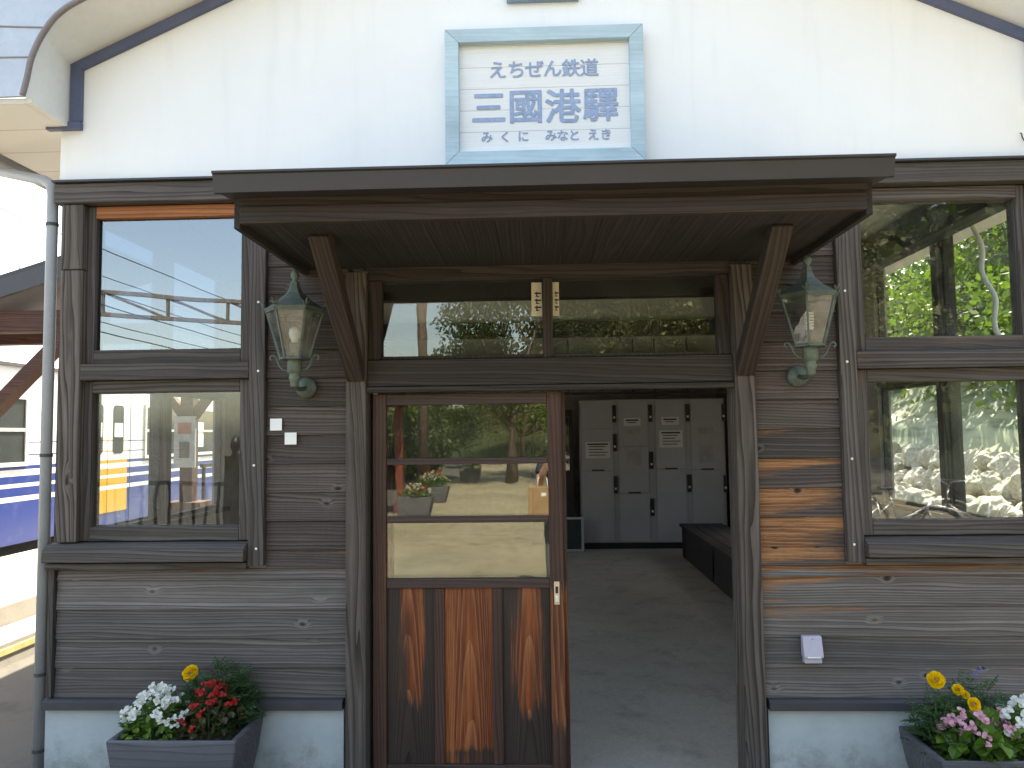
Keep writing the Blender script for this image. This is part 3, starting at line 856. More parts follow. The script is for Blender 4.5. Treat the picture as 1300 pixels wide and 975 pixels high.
# ------------------------------------------------------------------ wall lanterns
def lantern(x, zc, label, coil):
    y = -.20
    L = thing('wall_lantern', label, 'lantern', (x, 0, zc), 0, 'verdigris lanterns beside the entrance')
    # local frame: origin on wall at plate centre
    pl = MB().lathe([(.052, -.002), (.052, -.010), (.044, -.020), (.018, -.026), (.014, -.032), (0, -.034)], 24, (0, -.012, 0), 0, 'Y')
    pl.build('back_plate', M['verdigris'], L, smooth=True)
    MB().tube([(0, -.03, 0), (0, -.09, -.012), (0, -.15, -.012), (0, -.19, .0), (0, -.20, .03)], .011, 10).build('arm', M['verdigris'], L, smooth=True)
    MB().lathe([(.0, -.01), (.016, -.008), (.020, .0), (.020, .02), (.026, .028), (.026, .040), (.022, .050), (.026, .058), (.034, .062), (.034, .118), (.030, .124)], 18, (0, y, 0)).build('stem', M['verdigris2'], L, smooth=True)
    z0, z1, r0, r1 = .125, .345, .066, .130
    hexa = [R(60 * k + 8) for k in range(6)]
    fr = MB()
    for a in hexa:
        fr.beam((r0 * math.cos(a), y + r0 * math.sin(a), z0), (r1 * math.cos(a), y + r1 * math.sin(a), z1), .009, .009, (math.cos(a), math.sin(a), 0))
    for k in range(6):
        a, b = hexa[k], hexa[(k + 1) % 6]
        fr.beam((r0 * math.cos(a), y + r0 * math.sin(a), z0), (r0 * math.cos(b), y + r0 * math.sin(b), z0), .012, .010)
        fr.beam((r1 * math.cos(a), y + r1 * math.sin(a), z1), (r1 * math.cos(b), y + r1 * math.sin(b), z1), .014, .012)
    fr.lathe([(r0 - .004, z0 - .004), (r0 - .004, z0 + .001)], 6, (0, y, 0), R(8))
    fr.build('lantern_frame', M['verdigris'], L)
    gl = MB()
    for k in range(6):
        a, b = hexa[k], hexa[(k + 1) % 6]; q = .985
        gl.quad(*[(rr * q * math.cos(t), y + rr * q * math.sin(t), zz) for rr, t, zz in ((r0, a, z0 + .004), (r0, b, z0 + .004), (r1, b, z1 - .004), (r1, a, z1 - .004))])
    gl.build('lantern_glass', M['lampglass'], L)
    rf = MB(); rf.lathe([(.140, z1 + .004), (.142, z1 + .014), (.126, z1 + .022), (.075, z1 + .055), (.070, z1 + .062), (.040, z1 + .088), (.026, z1 + .115), (.022, z1 + .138)], 6, (0, y, 0), R(8))
    ro_ = rf.build('lantern_roof', M['verdigris'], L)
    MB().lathe([(.016, z1 + .136), (.020, z1 + .141), (.011, z1 + .148), (.010, z1 + .153), (.019, z1 + .164), (.021, z1 + .175), (.014, z1 + .190), (.004, z1 + .203), (0, z1 + .206)], 14, (0, y, 0)).build('finial', M['verdigris'], ro_, smooth=True)
    cr = MB()
    for a in hexa:
        c0 = Vector((.134 * math.cos(a), y + .134 * math.sin(a), z1 + .014)); o = Vector((math.cos(a), math.sin(a), 0))
        cr.tube([c0, c0 + o * .012 + Vector((0, 0, .016)), c0 + o * .024 + Vector((0, 0, .034))], [.004, .006, .002], 6)
        sd = Vector((-math.sin(a), math.cos(a), 0))
        for q in (-1, 1): cr.tube([c0, c0 + o * .006 + sd * q * .010 + Vector((0, 0, .014)), c0 + o * .010 + sd * q * .020 + Vector((0, 0, .022))], [.004, .005, .002], 6)
    cr.build('roof_ornament', M['verdigris'], ro_, smooth=True)
    for q in (-1, 1):
        sc = [(q * .03, y, .068), (q * .055, y, .074), (q * .072, y, .092), (q * .082, y, .118), (q * .088, y, .132)]
        for k in range(11):
            a = math.pi * (-.1 + 1.6 * k / 10); rr = .016 * (1 - .05 * k)
            sc.append((q * (.104 - rr * math.cos(a) - .0), y, .128 + rr * math.sin(a)))
        MB().tube(sc, .0048, 6).build('scroll', M['verdigris'], L, smooth=True)
    MB().lathe([(.021, z0), (.021, z0 + .07), (.017, z0 + .074)], 14, (0, y, 0)).build('lamp_holder', M['verdigris2'], L, smooth=True)
    if coil:
        cb = MB()
        cb.tube([(.017 * math.cos(t * .55), y + .017 * math.sin(t * .55), z0 + .085 + t * .00115) for t in range(0, 62)], .0058, 6)
        cb.lathe([(.018, z0 + .072), (.018, z0 + .086), (.010, z0 + .09)], 12, (0, y, 0))
        cb.build('bulb', M['bulb'], L, smooth=True)
    else:
        MB().lathe([(.014, z0 + .072), (.016, z0 + .085), (.024, z0 + .10), (.028, z0 + .118), (.024, z0 + .138), (.012, z0 + .148), (0, z0 + .150)], 16, (0, y, 0)).build('bulb', M['bulb'], L, smooth=True)
    return L
lantern(-1.185, 1.935, 'verdigris wall lantern with round bulb, above the two white squares', False)
lantern(1.19, 1.955, 'verdigris wall lantern with coiled bulb, right of the open doorway', True)

# ------------------------------------------------------------------ small things on the wall
for (x, z, lb) in ((-1.335, 1.757, 'upper left blank white square stuck to siding under the lantern'), (-1.262, 1.688, 'lower right blank white square stuck to siding under the lantern')):
    o = MB().box(-.029, .029, -.0015, .0015, -.029, .029).build('paper_square', M['white'])
    o.location = (x, -.016, z); tag(o, lb, 'sticker')
OB = thing('outlet_box', 'small pale weatherproof outlet cover on the lower right boards', 'outlet', (1.205, -.01, .68))
MB().prism_x([(-.002, .062), (-.030, .060), (-.052, -.025), (-.052, -.036), (-.002, -.036)], -.045, .045).build('cover', M['outlet'], OB, bevel=.006)
MB().box(-.040, .040, -.040, -.002, -.062, -.037).build('lower_lip', M['outlet'], OB, bevel=.004)
MB().box(-.030, .030, -.054, -.050, -.034, -.028).build('lid_edge', M['white'], OB)
MB().lathe([(.005, -.003), (.005, .003)], 10, (0, -.0305, .045), 0, 'Y').build('screw', M['black'], OB)
hk = MB(); hk.tube([(2.30, -.004, 3.12), (2.302, -.012, 3.115), (2.302, -.014, 3.10), (2.306, -.015, 3.085), (2.318, -.016, 3.068), (2.335, -.016, 3.062), (2.36, -.014, 3.060), (2.39, -.008, 3.062), (2.41, -.003, 3.064)], .0028, 6)
tag(hk.build('wall_cable', M['wire'], smooth=True), 'short curved dark cable on the white gable at right', 'cable')
# entrance plaque: paper strips stuck behind the transom panes
for (x0, x1, lb) in ((-.078, -.027, 'cream paper strip with dark characters on the left transom pane'), (.027, .058, 'narrow cream paper strip with dark marks on right transom pane')):
    cxs = (x0 + x1) / 2
    T = thing('paper_notice', lb, 'notice', (cxs, .036, 2.36))
    hw = (x1 - x0) / 2
    MB().box(-hw, hw, -.001, .001, -.085, .083).build('paper', M['cream'], T)
    mk = MB()
    for k in range(3):
        z = .025 - .035 * k
        mk.box(-hw * .4, hw * .9, -.0022, -.0015, z, z + .008); mk.box(-hw * .2, hw * .5, -.0022, -.0015, z - .014, z - .009)
        mk.box(-hw * .1, hw * .15, -.0026, -.0016, z - .014, z + .012)
    mk.build('printed_mark', M['black'], T)

# ------------------------------------------------------------------ planters and flowers
def planter(x0, x1, y0, y1, h, label, cat='planter', group=None):
    cx_, cy_ = (x0 + x1) / 2, (y0 + y1) / 2
    P = thing('flower_planter', label, cat, (cx_, cy_, 0), 0, group)
    hx, hy = (x1 - x0) / 2, (y1 - y0) / 2
    def ring(fx, z): return [(-hx * fx, -hy * fx, z), (hx * fx, -hy * fx, z), (hx * fx, hy * fx, z), (-hx * fx, hy * fx, z)]
    lv = [ring(.72, 0), ring(.80, h * .15), ring(.93, h * .62), ring(.985, h * .9), ring(1, h), ring(.90, h), ring(.88, h - .06)]
    vs = sum(lv, []); fs = [(3, 2, 1, 0)]
    for i in range(len(lv) - 1):
        for k in range(4): fs.append((4 * i + k, 4 * i + (k + 1) % 4, 4 * i + 4 + (k + 1) % 4, 4 * i + 4 + k))
    m = MB(); m.add(vs, fs); m.build('planter_box', M['planter'], P, bevel=.012)
    m = MB(); n = 14; vs = []; fs = []
    for j in range(n + 1):
        for i in range(n + 1):
            vs.append((-hx * .885 + 2 * hx * .885 * i / n, -hy * .885 + 2 * hy * .885 * j / n, h - .045 + rng.uniform(-.008, .012)))
    for j in range(n):
        for i in range(n):
            p = j * (n + 1) + i; fs.append((p, p + 1, p + n + 2, p + n + 1))
    m.add(vs, fs); m.build('soil', M['pebble'], P)
    return P

def leaf(mb, c, d, l, wd, droop=.2, r=None):
    c = Vector(c); d = Vector(d).normalized()
    s = d.cross(Vector((rng.uniform(-.3, .3), rng.uniform(-.3, .3), 1)))
    if s.length < .05: s = Vector((1, 0, 0))
    s.normalize(); n = s.cross(d)
    p = [c, c + d * l * .35 + s * wd * .5 + n * l * .05, c + d * l * .75 + s * wd * .42, c + d * l - n * l * droop, c + d * l * .75 - s * wd * .42, c + d * l * .35 - s * wd * .5 + n * l * .05]
    mid = c + d * l * .5 - n * l * .07
    mb.add(p + [mid], [(0, 1, 6), (1, 2, 6), (2, 3, 6), (3, 4, 6), (4, 5, 6), (5, 0, 6)], None, r)

def rdir(up=.0):
    while True:
        v = Vector((rng.uniform(-1, 1), rng.uniform(-1, 1), rng.uniform(-1, 1)))
        if .05 < v.length < 1: break
    v.normalize(); v.z += up
    return v.normalized()

def blossom_mesh(kind):
    m = MB()
    if kind == 'marigold':
        for k in range(90):
            t = k / 90; el = math.acos(1 - 1.12 * t); a = k * 2.39996
            d = Vector((math.sin(el) * math.cos(a), math.sin(el) * math.sin(a), math.cos(el) * .75))
            c = d * rng.uniform(.009, .014)
            s_ = Vector((-math.sin(a), math.cos(a), 0)); dd = (d + rdir() * .25).normalized(); L_ = rng.uniform(.010, .014); W_ = .008
            up_ = s_.cross(dd) * .003
            m.add([c, c + dd * L_ * .8 + s_ * W_ + up_, c + dd * L_, c + dd * L_ * .8 - s_ * W_ + up_], [(0, 1, 2), (0, 2, 3)])
    elif kind == 'lobelia':
        for k in range(9):
            leaf(m, (0, 0, .006 * k), rdir(.3), .010, .008)
    else:
        nn = 4
        for q in range(3):
            cc = Vector((rng.uniform(-.014, .014), rng.uniform(-.014, .014), rng.uniform(-.008, .012)))
            t = rdir(.3)
            a0 = rng.uniform(0, 6)
            u = t.orthogonal().normalized(); v = t.cross(u)
            for k in range(nn):
                a = a0 + 2 * math.pi * k / nn
                dd = (u * math.cos(a) + v * math.sin(a)) + t * .35
                leaf(m, cc, dd, .0165 if k % 2 else .012, .0165, .1)
    return m

BM = {}
for k, mk in (('marigold', 'pety'), ('white', 'petw'), ('red', 'petr'), ('pink', 'petp'), ('lobelia', 'petv')):
    BM[k] = []
    for q in range(3):
        o = blossom_mesh(k if k in ('marigold', 'lobelia') else 'begonia').build('blossom', M[mk], None, fixn=False)
        BM[k].append(o.data); bpy.data.objects.remove(o)

def plant(name, label, loc, rx, ry, h, leafmat, nleaf, lsize, blossoms, kind='begonia', fern=False, group=None):
    P = thing(name, label, 'flowers', loc, 0, group)
    st = MB(); fo = MB()
    ns = 11
    for k in range(ns):
        a = rng.uniform(0, 6.28); q = math.sqrt(rng.random())
        e = Vector((math.cos(a) * rx * q * .8, math.sin(a) * ry * q * .8, h * (.95 - .45 * q * q)))
        st.tube([(e.x * .2, e.y * .2, -.02), (e.x * .6, e.y * .6, e.z * .5), e], [.004, .003, .0018], 5)
    st.build('stem', M['stem'], P)
    for k in range(nleaf):
        a = rng.uniform(0, 6.28); q = math.sqrt(rng.random()); zz = rng.random()
        c = Vector((math.cos(a) * rx * q, math.sin(a) * ry * q, h * (.08 + .92 * zz * (1 - .5 * q * q))))
        d = Vector((c.x / rx, c.y / ry, .3 + rng.uniform(-.4, .6))) * .8 + rdir() * .8
        if fern:
            d.normalize()
            sdn = d.cross(Vector((0, 0, 1)))
            sdn = sdn.normalized() if sdn.length > .01 else Vector((1, 0, 0))
            r = rng.random()
            for j in range(5):
                f = .25 + .19 * j
                for sg in (-1, 1):
                    leaf(fo, c + d * lsize * f, d * .8 + sdn * sg, lsize * .38 * (1.1 - f * .5), lsize * .11, .15, r)
        else:
            leaf(fo, c, d, lsize * rng.uniform(.7, 1.2), lsize * .8 * rng.uniform(.7, 1.1), .25)
    fo.build('foliage', M[leafmat], P, fixn=False)
    for (bk, x, y, z, sc) in blossoms:
        o = bpy.data.objects.new('blossom', BM[bk][rng.randrange(3)]); COL.objects.link(o)
        o.parent = P; o.location = (x, y, z); o.scale = (sc,) * 3
        # face mostly outwards and towards the light
        dv = Vector((x * 2, -.6 + y * 2, .6)).normalized()
        o.rotation_euler = dv.to_track_quat('Z', 'Y').to_euler()
        o.rotation_euler.rotate_axis('Z', rng.uniform(0, 6))
    return P
def scatter(bk, n, rx, ry, h, sc=(.8, 1.2)):
    out = []
    for _ in range(n):
        a = rng.uniform(0, 6.28); q = math.sqrt(rng.random())
        out.append((bk, math.cos(a) * rx * q, math.sin(a) * ry * q, h * (1.0 - .55 * q * q) + rng.uniform(-.02, .02), rng.uniform(*sc)))
    return out

PL = .39; PR = .36
planter(-1.95, -1.375, -.378, -.032, PL, 'dark grey wood grained planter with white and red flowers at left')
planter(1.55, 2.14, -.49, -.10, PR, 'dark grey wood grained planter with pink and yellow flowers at right')
plant('begonia_plant', 'white begonia filling the left side of the left planter', (-1.80, -.215, PL - .05), .135, .13, .19, 'leafb', 260, .038, scatter('white', 74, .15, .15, .215, (.65, 1.1)))
plant('begonia_plant', 'red begonia with bronze leaves in the left planter', (-1.555, -.22, PL - .05), .13, .13, .22, 'leafd', 210, .040, scatter('red', 28, .14, .14, .235, (.75, 1.2)))
plant('marigold_plant', 'ferny marigold with one yellow bloom behind the red begonia', (-1.56, -.11, PL - .05), .15, .07, .29, 'leafm', 330, .075, [('marigold', -.13, -.02, .262, 1.55)], fern=True)
plant('ageratum_plant', 'small grey green plant between white and red flowers at left', (-1.70, -.09, PL - .05), .07, .05, .24, 'leafm', 110, .04, [], fern=True)
plant('marigold_plant', 'marigold with a round yellow bloom at the left end of the right planter', (1.65, -.27, PR - .05), .085, .10, .23, 'leafm', 190, .065, [('marigold', -.02, -.04, .315, 1.55), ('marigold', .10, -.10, .235, 1.15)], fern=True)
plant('marigold_plant', 'marigold with small yellow buds at the back of the right planter', (1.84, -.20, PR - .05), .16, .085, .29, 'leafm', 240, .07, [('marigold', -.09, -.05, .255, 1.0), ('marigold', -.065, -.06, .237, .75), ('lobelia', .03, .03, .295, 1.3)], fern=True)
plant('begonia_plant', 'pink begonia with round green leaves in the right planter', (1.77, -.36, PR - .05), .15, .10, .19, 'leafb', 130, .072, scatter('pink', 24, .17, .13, .215, (.9, 1.5)))
plant('begonia_plant', 'white begonia at the right end of the right planter', (2.00, -.32, PR - .05), .14, .13, .22, 'leafb', 150, .05, scatter('white', 26, .16, .15, .235, (.9, 1.4)))

# ------------------------------------------------------------------ interior furniture
LY = 7.55; LX0, LX1 = .54, 2.62; LT = 2.17
LK = thing('coin_locker', 'grey bank of coin lockers at the back of the waiting room', 'lockers', (LX0, LY, 0))
lo_ = (LX0, LY, 0)
MB().box(LX0, LX1, LY, LY + .55, .10, LT).build('cabinet', M['locker'], LK, off=lo_)
MB().box(LX0 + .03, LX1 - .03, LY + .04, LY + .52, .008, .099).build('plinth', M['black'], LK, off=lo_)
def lx(px): return LX0 + (px - 185) / (862 - 185) * (LX1 - LX0)
def lz(py): return LT - (py - 140) / (852 - 140) * (LT - .10)
cols = [(188, 338, 344, (140, 285, 495, 850)), (364, 502, 515, (140, 375, 608, 850)), (538, 676, 690, (140, 490, 850)), (704, 850, 858, (140, 495, 850))]
for (a, b, lk, ys) in cols:
    for y0, y1 in zip(ys[:-1], ys[1:]):
        d = MB().box(lx(a), lx(b), LY - .014, LY - .001, lz(y1) + .008, lz(y0) - .008).build('locker_door', M['lockerd'], LK, off=lo_, bevel=.003)
        zc = lz(y0 + min(70, (y1 - y0) * .5))
        MB().box(lx(lk) - .028, lx(lk) + .028, LY - .026, LY - .001, zc - .125, zc + .125).build('lock', M['black'], d, off=lo_, bevel=.004)
        MB().box(lx(lk) - .014, lx(lk) + .012, LY - .034, LY - .027, zc - .07, zc - .04).build('key', M['screw'], d, off=lo_)
    MB().box(lx((a + b) / 2) - .09, lx((a + b) / 2) + .09, LY - .018, LY - .0145, lz(ys[-2]) - .002, lz(ys[-2]) + .02).build('number_plate', M['black'], LK, off=lo_)
M['dullpaper'] = plain('dull_notice_paper', (.55, .55, .54), .7, 0, .05)
for (a, b, y0, y1, n) in ((205, 322, 350, 432, 5), (388, 468, 232, 272, 2), (566, 648, 230, 270, 2), (554, 663, 297, 382, 5)):
    nm = MB().box(lx(a), lx(b), LY - .019, LY - .0145, lz(y1), lz(y0)).build('notice', M['dullpaper'], LK, off=lo_)
    mm = MB()
    for k in range(n):
        zz = lz(y0 + 8 + (y1 - y0 - 12) * k / n); mm.box(lx(a + (10 if k == 0 else 16)), lx(b - 10 - 12 * (k % 3)), LY - .021, LY - .0195, zz - (.022 if k == 0 else .012), zz)
    mm.build('printed_line', M['black'], nm, off=lo_)
for (a, b, y0, y1) in ((395, 465, 285, 312), (398, 468, 385, 470), (738, 808, 285, 315), (740, 808, 375, 460)):
    MB().box(lx(a), lx(b), LY - .0175, LY - .0145, lz(y1), lz(y0)).build('notice', plain('grey_notice', (.30, .30, .30), .6), LK, off=lo_)
BN = thing('waiting_bench', 'dark wooden bench along the right wall of the waiting room', 'bench', (2.12, 5.0, 0))
MB().box(-.27, -.25, -1.88, 1.88, .008, .40).build('front_panel', M['blackmatte'], BN)
m = MB()
for k in range(4): m.box(-.30 + k * .145, -.165 + k * .145, -1.9, 1.9, .41, .445)
m.build('seat', M['blackmatte'], BN)
for y in (-1.75, 0, 1.75):
    for x in (-.24, .24): MB().box(x - .03, x + .03, y - .03, y + .03, 0.008, .409).build('leg', M['blackmatte'], BN)
DC = thing('display_cabinet', 'black cabinet with a lit glass front left of the lockers', 'cabinet', (.22, 8.2, 0))
MB().box(-.42, .22, -.1, .35, .008, 1.12).build('base', M['black'], DC)
m = MB(); m.box(-.42, .22, -.1, .35, 1.95, 2.05); m.box(-.42, -.36, -.1, .35, 1.121, 1.949); m.box(.17, .22, -.1, .35, 1.121, 1.949); m.box(-.36, .17, .30, .35, 1.121, 1.949)
m.build('case_frame', M['black'], DC)
MB().box(-.30, .12, .10, .22, 1.121, 1.40).build('display_model', plain('tan_display_box', (.45, .32, .18), .6), DC)
MB().box(-.359, .169, -.06, -.055, 1.122, 1.948).build('pane', M['glass'], DC)
NB = thing('floor_notice_board', 'small framed green board leaning on the floor left of lockers', 'notice board', (.38, 7.3, 0))
m = MB()
for (a, b, c, d) in ((-.16, .16, .02, .05), (-.16, .16, .47, .50), (-.16, -.13, .051, .469), (.13, .16, .051, .469)): m.box(a, b, -.012, .012, c, d)
m.build('frame', M['panel'], NB)
MB().box(-.129, .129, -.005, .008, .051, .469).build('board', plain('dark_green_board', (.015, .03, .03), .5), NB)

# ------------------------------------------------------------------ train
TX = -6.50
TR = thing('train_car', 'white railway carriage with blue stripes and yellow doors at the platform', 'train', (TX, 0, 0))
sec = [(0, .42), (0, 2.62), (-.03, 2.82), (-.14, 3.02), (-.40, 3.16), (-1.35, 3.24), (-2.3, 3.16), (-2.56, 3.02), (-2.67, 2.82), (-2.7, 2.62), (-2.7, .42)]
MB().prism_y([(x, z) for x, z in sec[:3]] + [(x, z) for x, z in sec[-3:]], -2, 26).build('body', M['trainblue'], TR)
MB().prism_y([(x, z + .004) for x, z in sec[2:9]], -2, 26).build('roof', M['trainroof'], TR)
MB().box(-2.6, -.12, -2, 26, -.02, .418).build('underframe', M['traindark'], TR)
m = MB()
for y in (.25, 2.2, 3.9, 6.3, 6.86, 8.14, 10.0, 12.05, 14.05, 16.4, 17.8): m.box(.0005, .003, y, y + .012, .43, 2.6)
m.box(.0, .03, -2, 26, 2.60, 2.64)
m.build('panel_joint', M['traindark'], TR)
def twin(y0, y1, z0=1.42, z1=2.20, bar=True):
    f = MB(); t = .05
    f.box(-.02, .022, y0 - t, y0, z0 - t, z1 + t); f.box(-.02, .022, y1, y1 + t, z0 - t, z1 + t)
    f.box(-.02, .022, y0, y1, z0 - t, z0); f.box(-.02, .022, y0, y1, z1, z1 + t)
    if bar: f.box(-.02, .018, y0, y1, 1.80, 1.84)
    fo_ = f.build('window', M['trainframe'], TR)
    MB().box(-.02, .006, y0, y1, z0, z1).build('pane', M['trainwin'], fo_)
    if bar:
        MB().box(.006, .009, y0 + .1, y0 + .45, 1.52, 1.98).build('white_panel', M['white'], fo_)  # plain white panel over part of each pane
for (a, b) in ((-1.6, .0), (.5, 2.0), (2.4, 3.7), (4.1, 5.66), (8.62, 9.7), (10.3, 11.8), (12.3, 13.8), (14.3, 15.8), (18.4, 19.9), (20.5, 22), (22.6, 24)): twin(a, b)
def tdoor(yc):
    for s in (-1, 1):
        y0, y1 = sorted((yc + s * .006, yc + s * .55))
        d = MB().box(-.02, .012, y0, y1, .60, 2.45).build('door', M['trainyel'], TR, bevel=.004)
        a, b = y0 + .13, y1 - .13
        z0, z1 = 1.47, 2.2; r = .06
        pts = []
        for (cx_, cz_, a0) in ((b - r, z1 - r, 0), (a + r, z1 - r, 90), (a + r, z0 + r, 180), (b - r, z0 + r, 270)):
            for k in range(5): t = R(a0 + 90 * k / 4); pts.append((cx_ + r * math.cos(t), cz_ + r * math.sin(t)))
        m = MB(); m.prism_x(pts, .005, .018); pn = m.build('pane', M['trainwin'], d)
        MB().box(.018, .020, a + .03, b - .03, 1.72, 1.93).build('sticker', M['white'], pn)
tdoor(7.50); tdoor(17.1)
vs, fs = text_mesh('7006', .16, 0, 0, 0, .0)
m = MB(); m.add([(.004 - y, 8.95 + x, 1.12 + z) for x, y, z in vs], fs); m.build('car_number', M['traindark'], TR, fixn=False)
m = MB(); m.prism_x([(4.85, .70), (4.99, .70), (4.92, .57)], .002, .005); m.build('triangle_mark', M['white'], TR)

# ------------------------------------------------------------------ platform shelter, post, gantry
SH = thing('platform_shelter', 'brown timber shelter with a grey sloping roof on the platform', 'shelter', (-5.0, 3.6, .345))
op = (-5.0, 3.6, .345)
def rz(x): return 3.30 + (x + 4.5) * .30
m = MB(); m.prism_y([(-7.3, rz(-7.3)), (-4.05, rz(-4.05)), (-4.05, rz(-4.05) + .05), (-7.3, rz(-7.3) + .05)], 3.05, 4.35)
m.build('roof', M['gutterdark'], SH, off=op)
m = MB(); m.prism_y([(-7.3, rz(-7.3) - .17), (-4.06, rz(-4.06) - .17), (-4.06, rz(-4.06) - .002), (-7.3, rz(-7.3) - .002)], 3.02, 3.06)
m.build('barge_board', M['cap'], SH, off=op)
m = MB(); m.box(-7.2, -4.1, 3.2, 3.34, 2.70, 2.90); m.build('tie_beam', M['brown'], SH, off=op)
m = MB(); m.box(-7.2, -4.1, 4.1, 4.24, 2.70, 2.90); m.build('tie_beam', M['brown'], SH, off=op)
for y in (3.27, 4.17):
    MB().box(-6.78, -6.64, y - .07, y + .07, .345, 2.70).build('post', M['brown'], SH, off=op)
    if y > 4: continue
    m = MB(); m.beam((-5.75, y, 1.36), (-4.42, y, 2.72), .10, .16, (0, 1, 0)); m.build('brace', M['brown'], SH, off=op)
PP = thing('notice_post', 'brown timber post with flared brackets and a framed poster on platform', 'post', (-4.50, 5.87, .345))
MB().box(-.08, .08, -.08, .08, 0, 2.3).build('post', M['brown'], PP)
for s in (-1, 1): MB().beam((s * .06, 0, 1.62), (s * .42, 0, 2.10), .10, .12, (0, 1, 0)).build('bracket', M['brown'], PP)
MB().box(-.14, .13, -.12, -.085, .98, 1.62).build('poster', plain('faded_grey_poster', (.42, .42, .42), .6), PP)
m = MB(); m.box(-.09, .08, -.124, -.1205, 1.40, 1.54); m.build('printed_block', plain('faded_red_print', (.35, .14, .12), .6), PP)
m = MB(); m.box(-.07, .06, -.124, -.1205, 1.10, 1.30); m.build('printed_picture', plain('dark_print', (.10, .10, .09), .6), PP)
MB().box(-.24, .24, -.20, .20, 0, .55).build('foot', M['brown'], PP)
BC = thing('platform_fence', 'low black railing on the platform beyond the notice post', 'fence', (-4.55, 6.2, .345))
m = MB()
for k in range(11): m.box(-.02, .02, .2 + k * .35, .235 + k * .35, 0, .95)
m.build('baluster', M['black'], BC)
MB().box(-.025, .025, .15, 3.8, .951, 1.0).build('rail', M['black'], BC)
GT = thing('catenary_gantry', 'rusty lattice gantry over the tracks, reflected in the upper left window', 'gantry', (-12.6, -26.0, 0))
A0 = Vector((-22, -20.5, 0)); A1 = Vector((-9.0, -29.2, 0)); og = (-12.6, -26.0, 0)
dv = (A1 - A0); nseg = 7
m = MB()
for zz in (6.35, 7.2): m.beam(A0 + Vector((0, 0, zz)), A1 + Vector((0, 0, zz)), .17, .15)
for k in range(nseg):
    p = A0 + dv * (k / nseg); q = A0 + dv * ((k + 1) / nseg)
    m.beam(p + Vector((0, 0, 6.35)), p + Vector((0, 0, 7.2)), .10, .10, (0, 1, 0))
    m.beam(p + Vector((0, 0, 7.2)), q + Vector((0, 0, 6.35)), .08, .09)
m.build('lattice_beam', M['steel'], GT, off=og)
pz = A0 + dv * .78
m = MB(); m.tube([pz, pz + Vector((0, 0, 7.2))], .13, 10); m.tube([A0, A0 + Vector((0, 0, 7.2))], .13, 10)
m.build('pole', M['steel'], GT, off=og)
m = MB()
for k in range(5): m.beam(pz + Vector((-.5, 0, 4.3 + .35 * k)), pz + Vector((.4, 0, 4.3 + .35 * k)), .04, .04)
for k in range(14): m.lathe([(0, 0), (.05, .01), (.05, .06), (0, .1)], 8, pz + Vector((rng.uniform(-.6, .5), rng.uniform(-.2, .2), rng.uniform(4.2, 6.0))))
m.build('insulator', M['wire'], GT, off=og)
for i, (x, z0, z1) in enumerate(((-13.4, 7.6, 7.4), (-14.8, 5.7, 5.5), (-15.0, 6.8, 6.6), (-12.2, 5.5, 5.3), (-16.5, 7.9, 7.6), (-11.6, 4.6, 4.6))):
    w_ = MB(); w_.tube([(x, -70, z0), (x + .1, 0, z0 - .15), (x, 26, z1), (x, 90, z1)], .016, 5)
    tag(w_.build('overhead_wire', M['wire']), 'thin dark overhead wire strung along the tracks', 'wire', 'overhead wires along the tracks')

# ------------------------------------------------------------------ right hand side: rocks, slope, trees
def rock_mesh(seed):
    r_ = random.Random(seed)
    bm = bmesh.new(); bmesh.ops.create_icosphere(bm, subdivisions=4, radius=1)
    pl = [(Vector((r_.uniform(-1, 1), r_.uniform(-1, 1), r_.uniform(-1, 1))).normalized(), r_.uniform(.50, .80)) for _ in range(14)]
    for v in bm.verts:
        d = v.co.normalized(); k = 1.0
        for n, h in pl:
            q = d.dot(n)
            if q > 0: k = min(k, h / q)
        v.co = d * k * (1 + r_.uniform(-.02, .02) + .06 * math.sin(9 * d.x + seed) * math.sin(8 * d.y) + .04 * math.sin(17 * d.z + 5 * d.x))
    me = bpy.data.meshes.new('boulder'); bm.to_mesh(me); bm.free()
    for nm in ('rnd', 'worn'): me.attributes.new(nm, 'FLOAT', 'POINT')
    me.materials.append(M['rock'])
    return me
RMs = [rock_mesh(s) for s in range(7)]
yy = -1.0
k = 0
while yy < 16:
    for (row, xb, zb) in ((0, 7.25, .24), (1, 7.6, .66), (2, 7.95, 1.0)):
        o = bpy.data.objects.new('boulder', RMs[rng.randrange(7)]); COL.objects.link(o)
        sz = rng.uniform(.32, .46) * (1 - .08 * row)
        o.location = (xb + rng.uniform(-.12, .12), yy + .25 * row + rng.uniform(-.12, .12), zb + rng.uniform(-.06, .08))
        o.scale = (sz, sz * rng.uniform(.9, 1.25), sz * rng.uniform(.8, 1.1)); o.rotation_euler = (rng.uniform(0, 6), rng.uniform(0, 6), rng.uniform(0, 6))
        tag(o, ('pale limestone boulder in the bottom course at the foot of slope', 'pale limestone boulder in the middle course of the rock bank', 'pale limestone boulder in the top course under the sheeted slope')[row], 'boulder',
            ('bottom course of boulders', 'middle course of boulders', 'top course of boulders')[row])
    yy += .47
def grid_obj(name, mat, fx, nu, nv):
    m = MB(); vs = []; fs = []
    for j in range(nv + 1):
        for i in range(nu + 1): vs.append(fx(i / nu, j / nv))
    for j in range(nv):
        for i in range(nu):
            p = j * (nu + 1) + i; fs.append((p, p + 1, p + nu + 2, p + nu + 1))
    m.add(vs, fs)
    return m.build(name, mat, None, smooth=True)
hill = grid_obj('hillside', M['hill'], lambda u, v: (8.1 + 22 * v, -14 + 60 * u, -.1 + 1.0 * min(1, v * 12) + 14 * v + math.sin(u * 23 + v * 5) * .3 * v), 60, 24)
tag(hill, kind='structure')
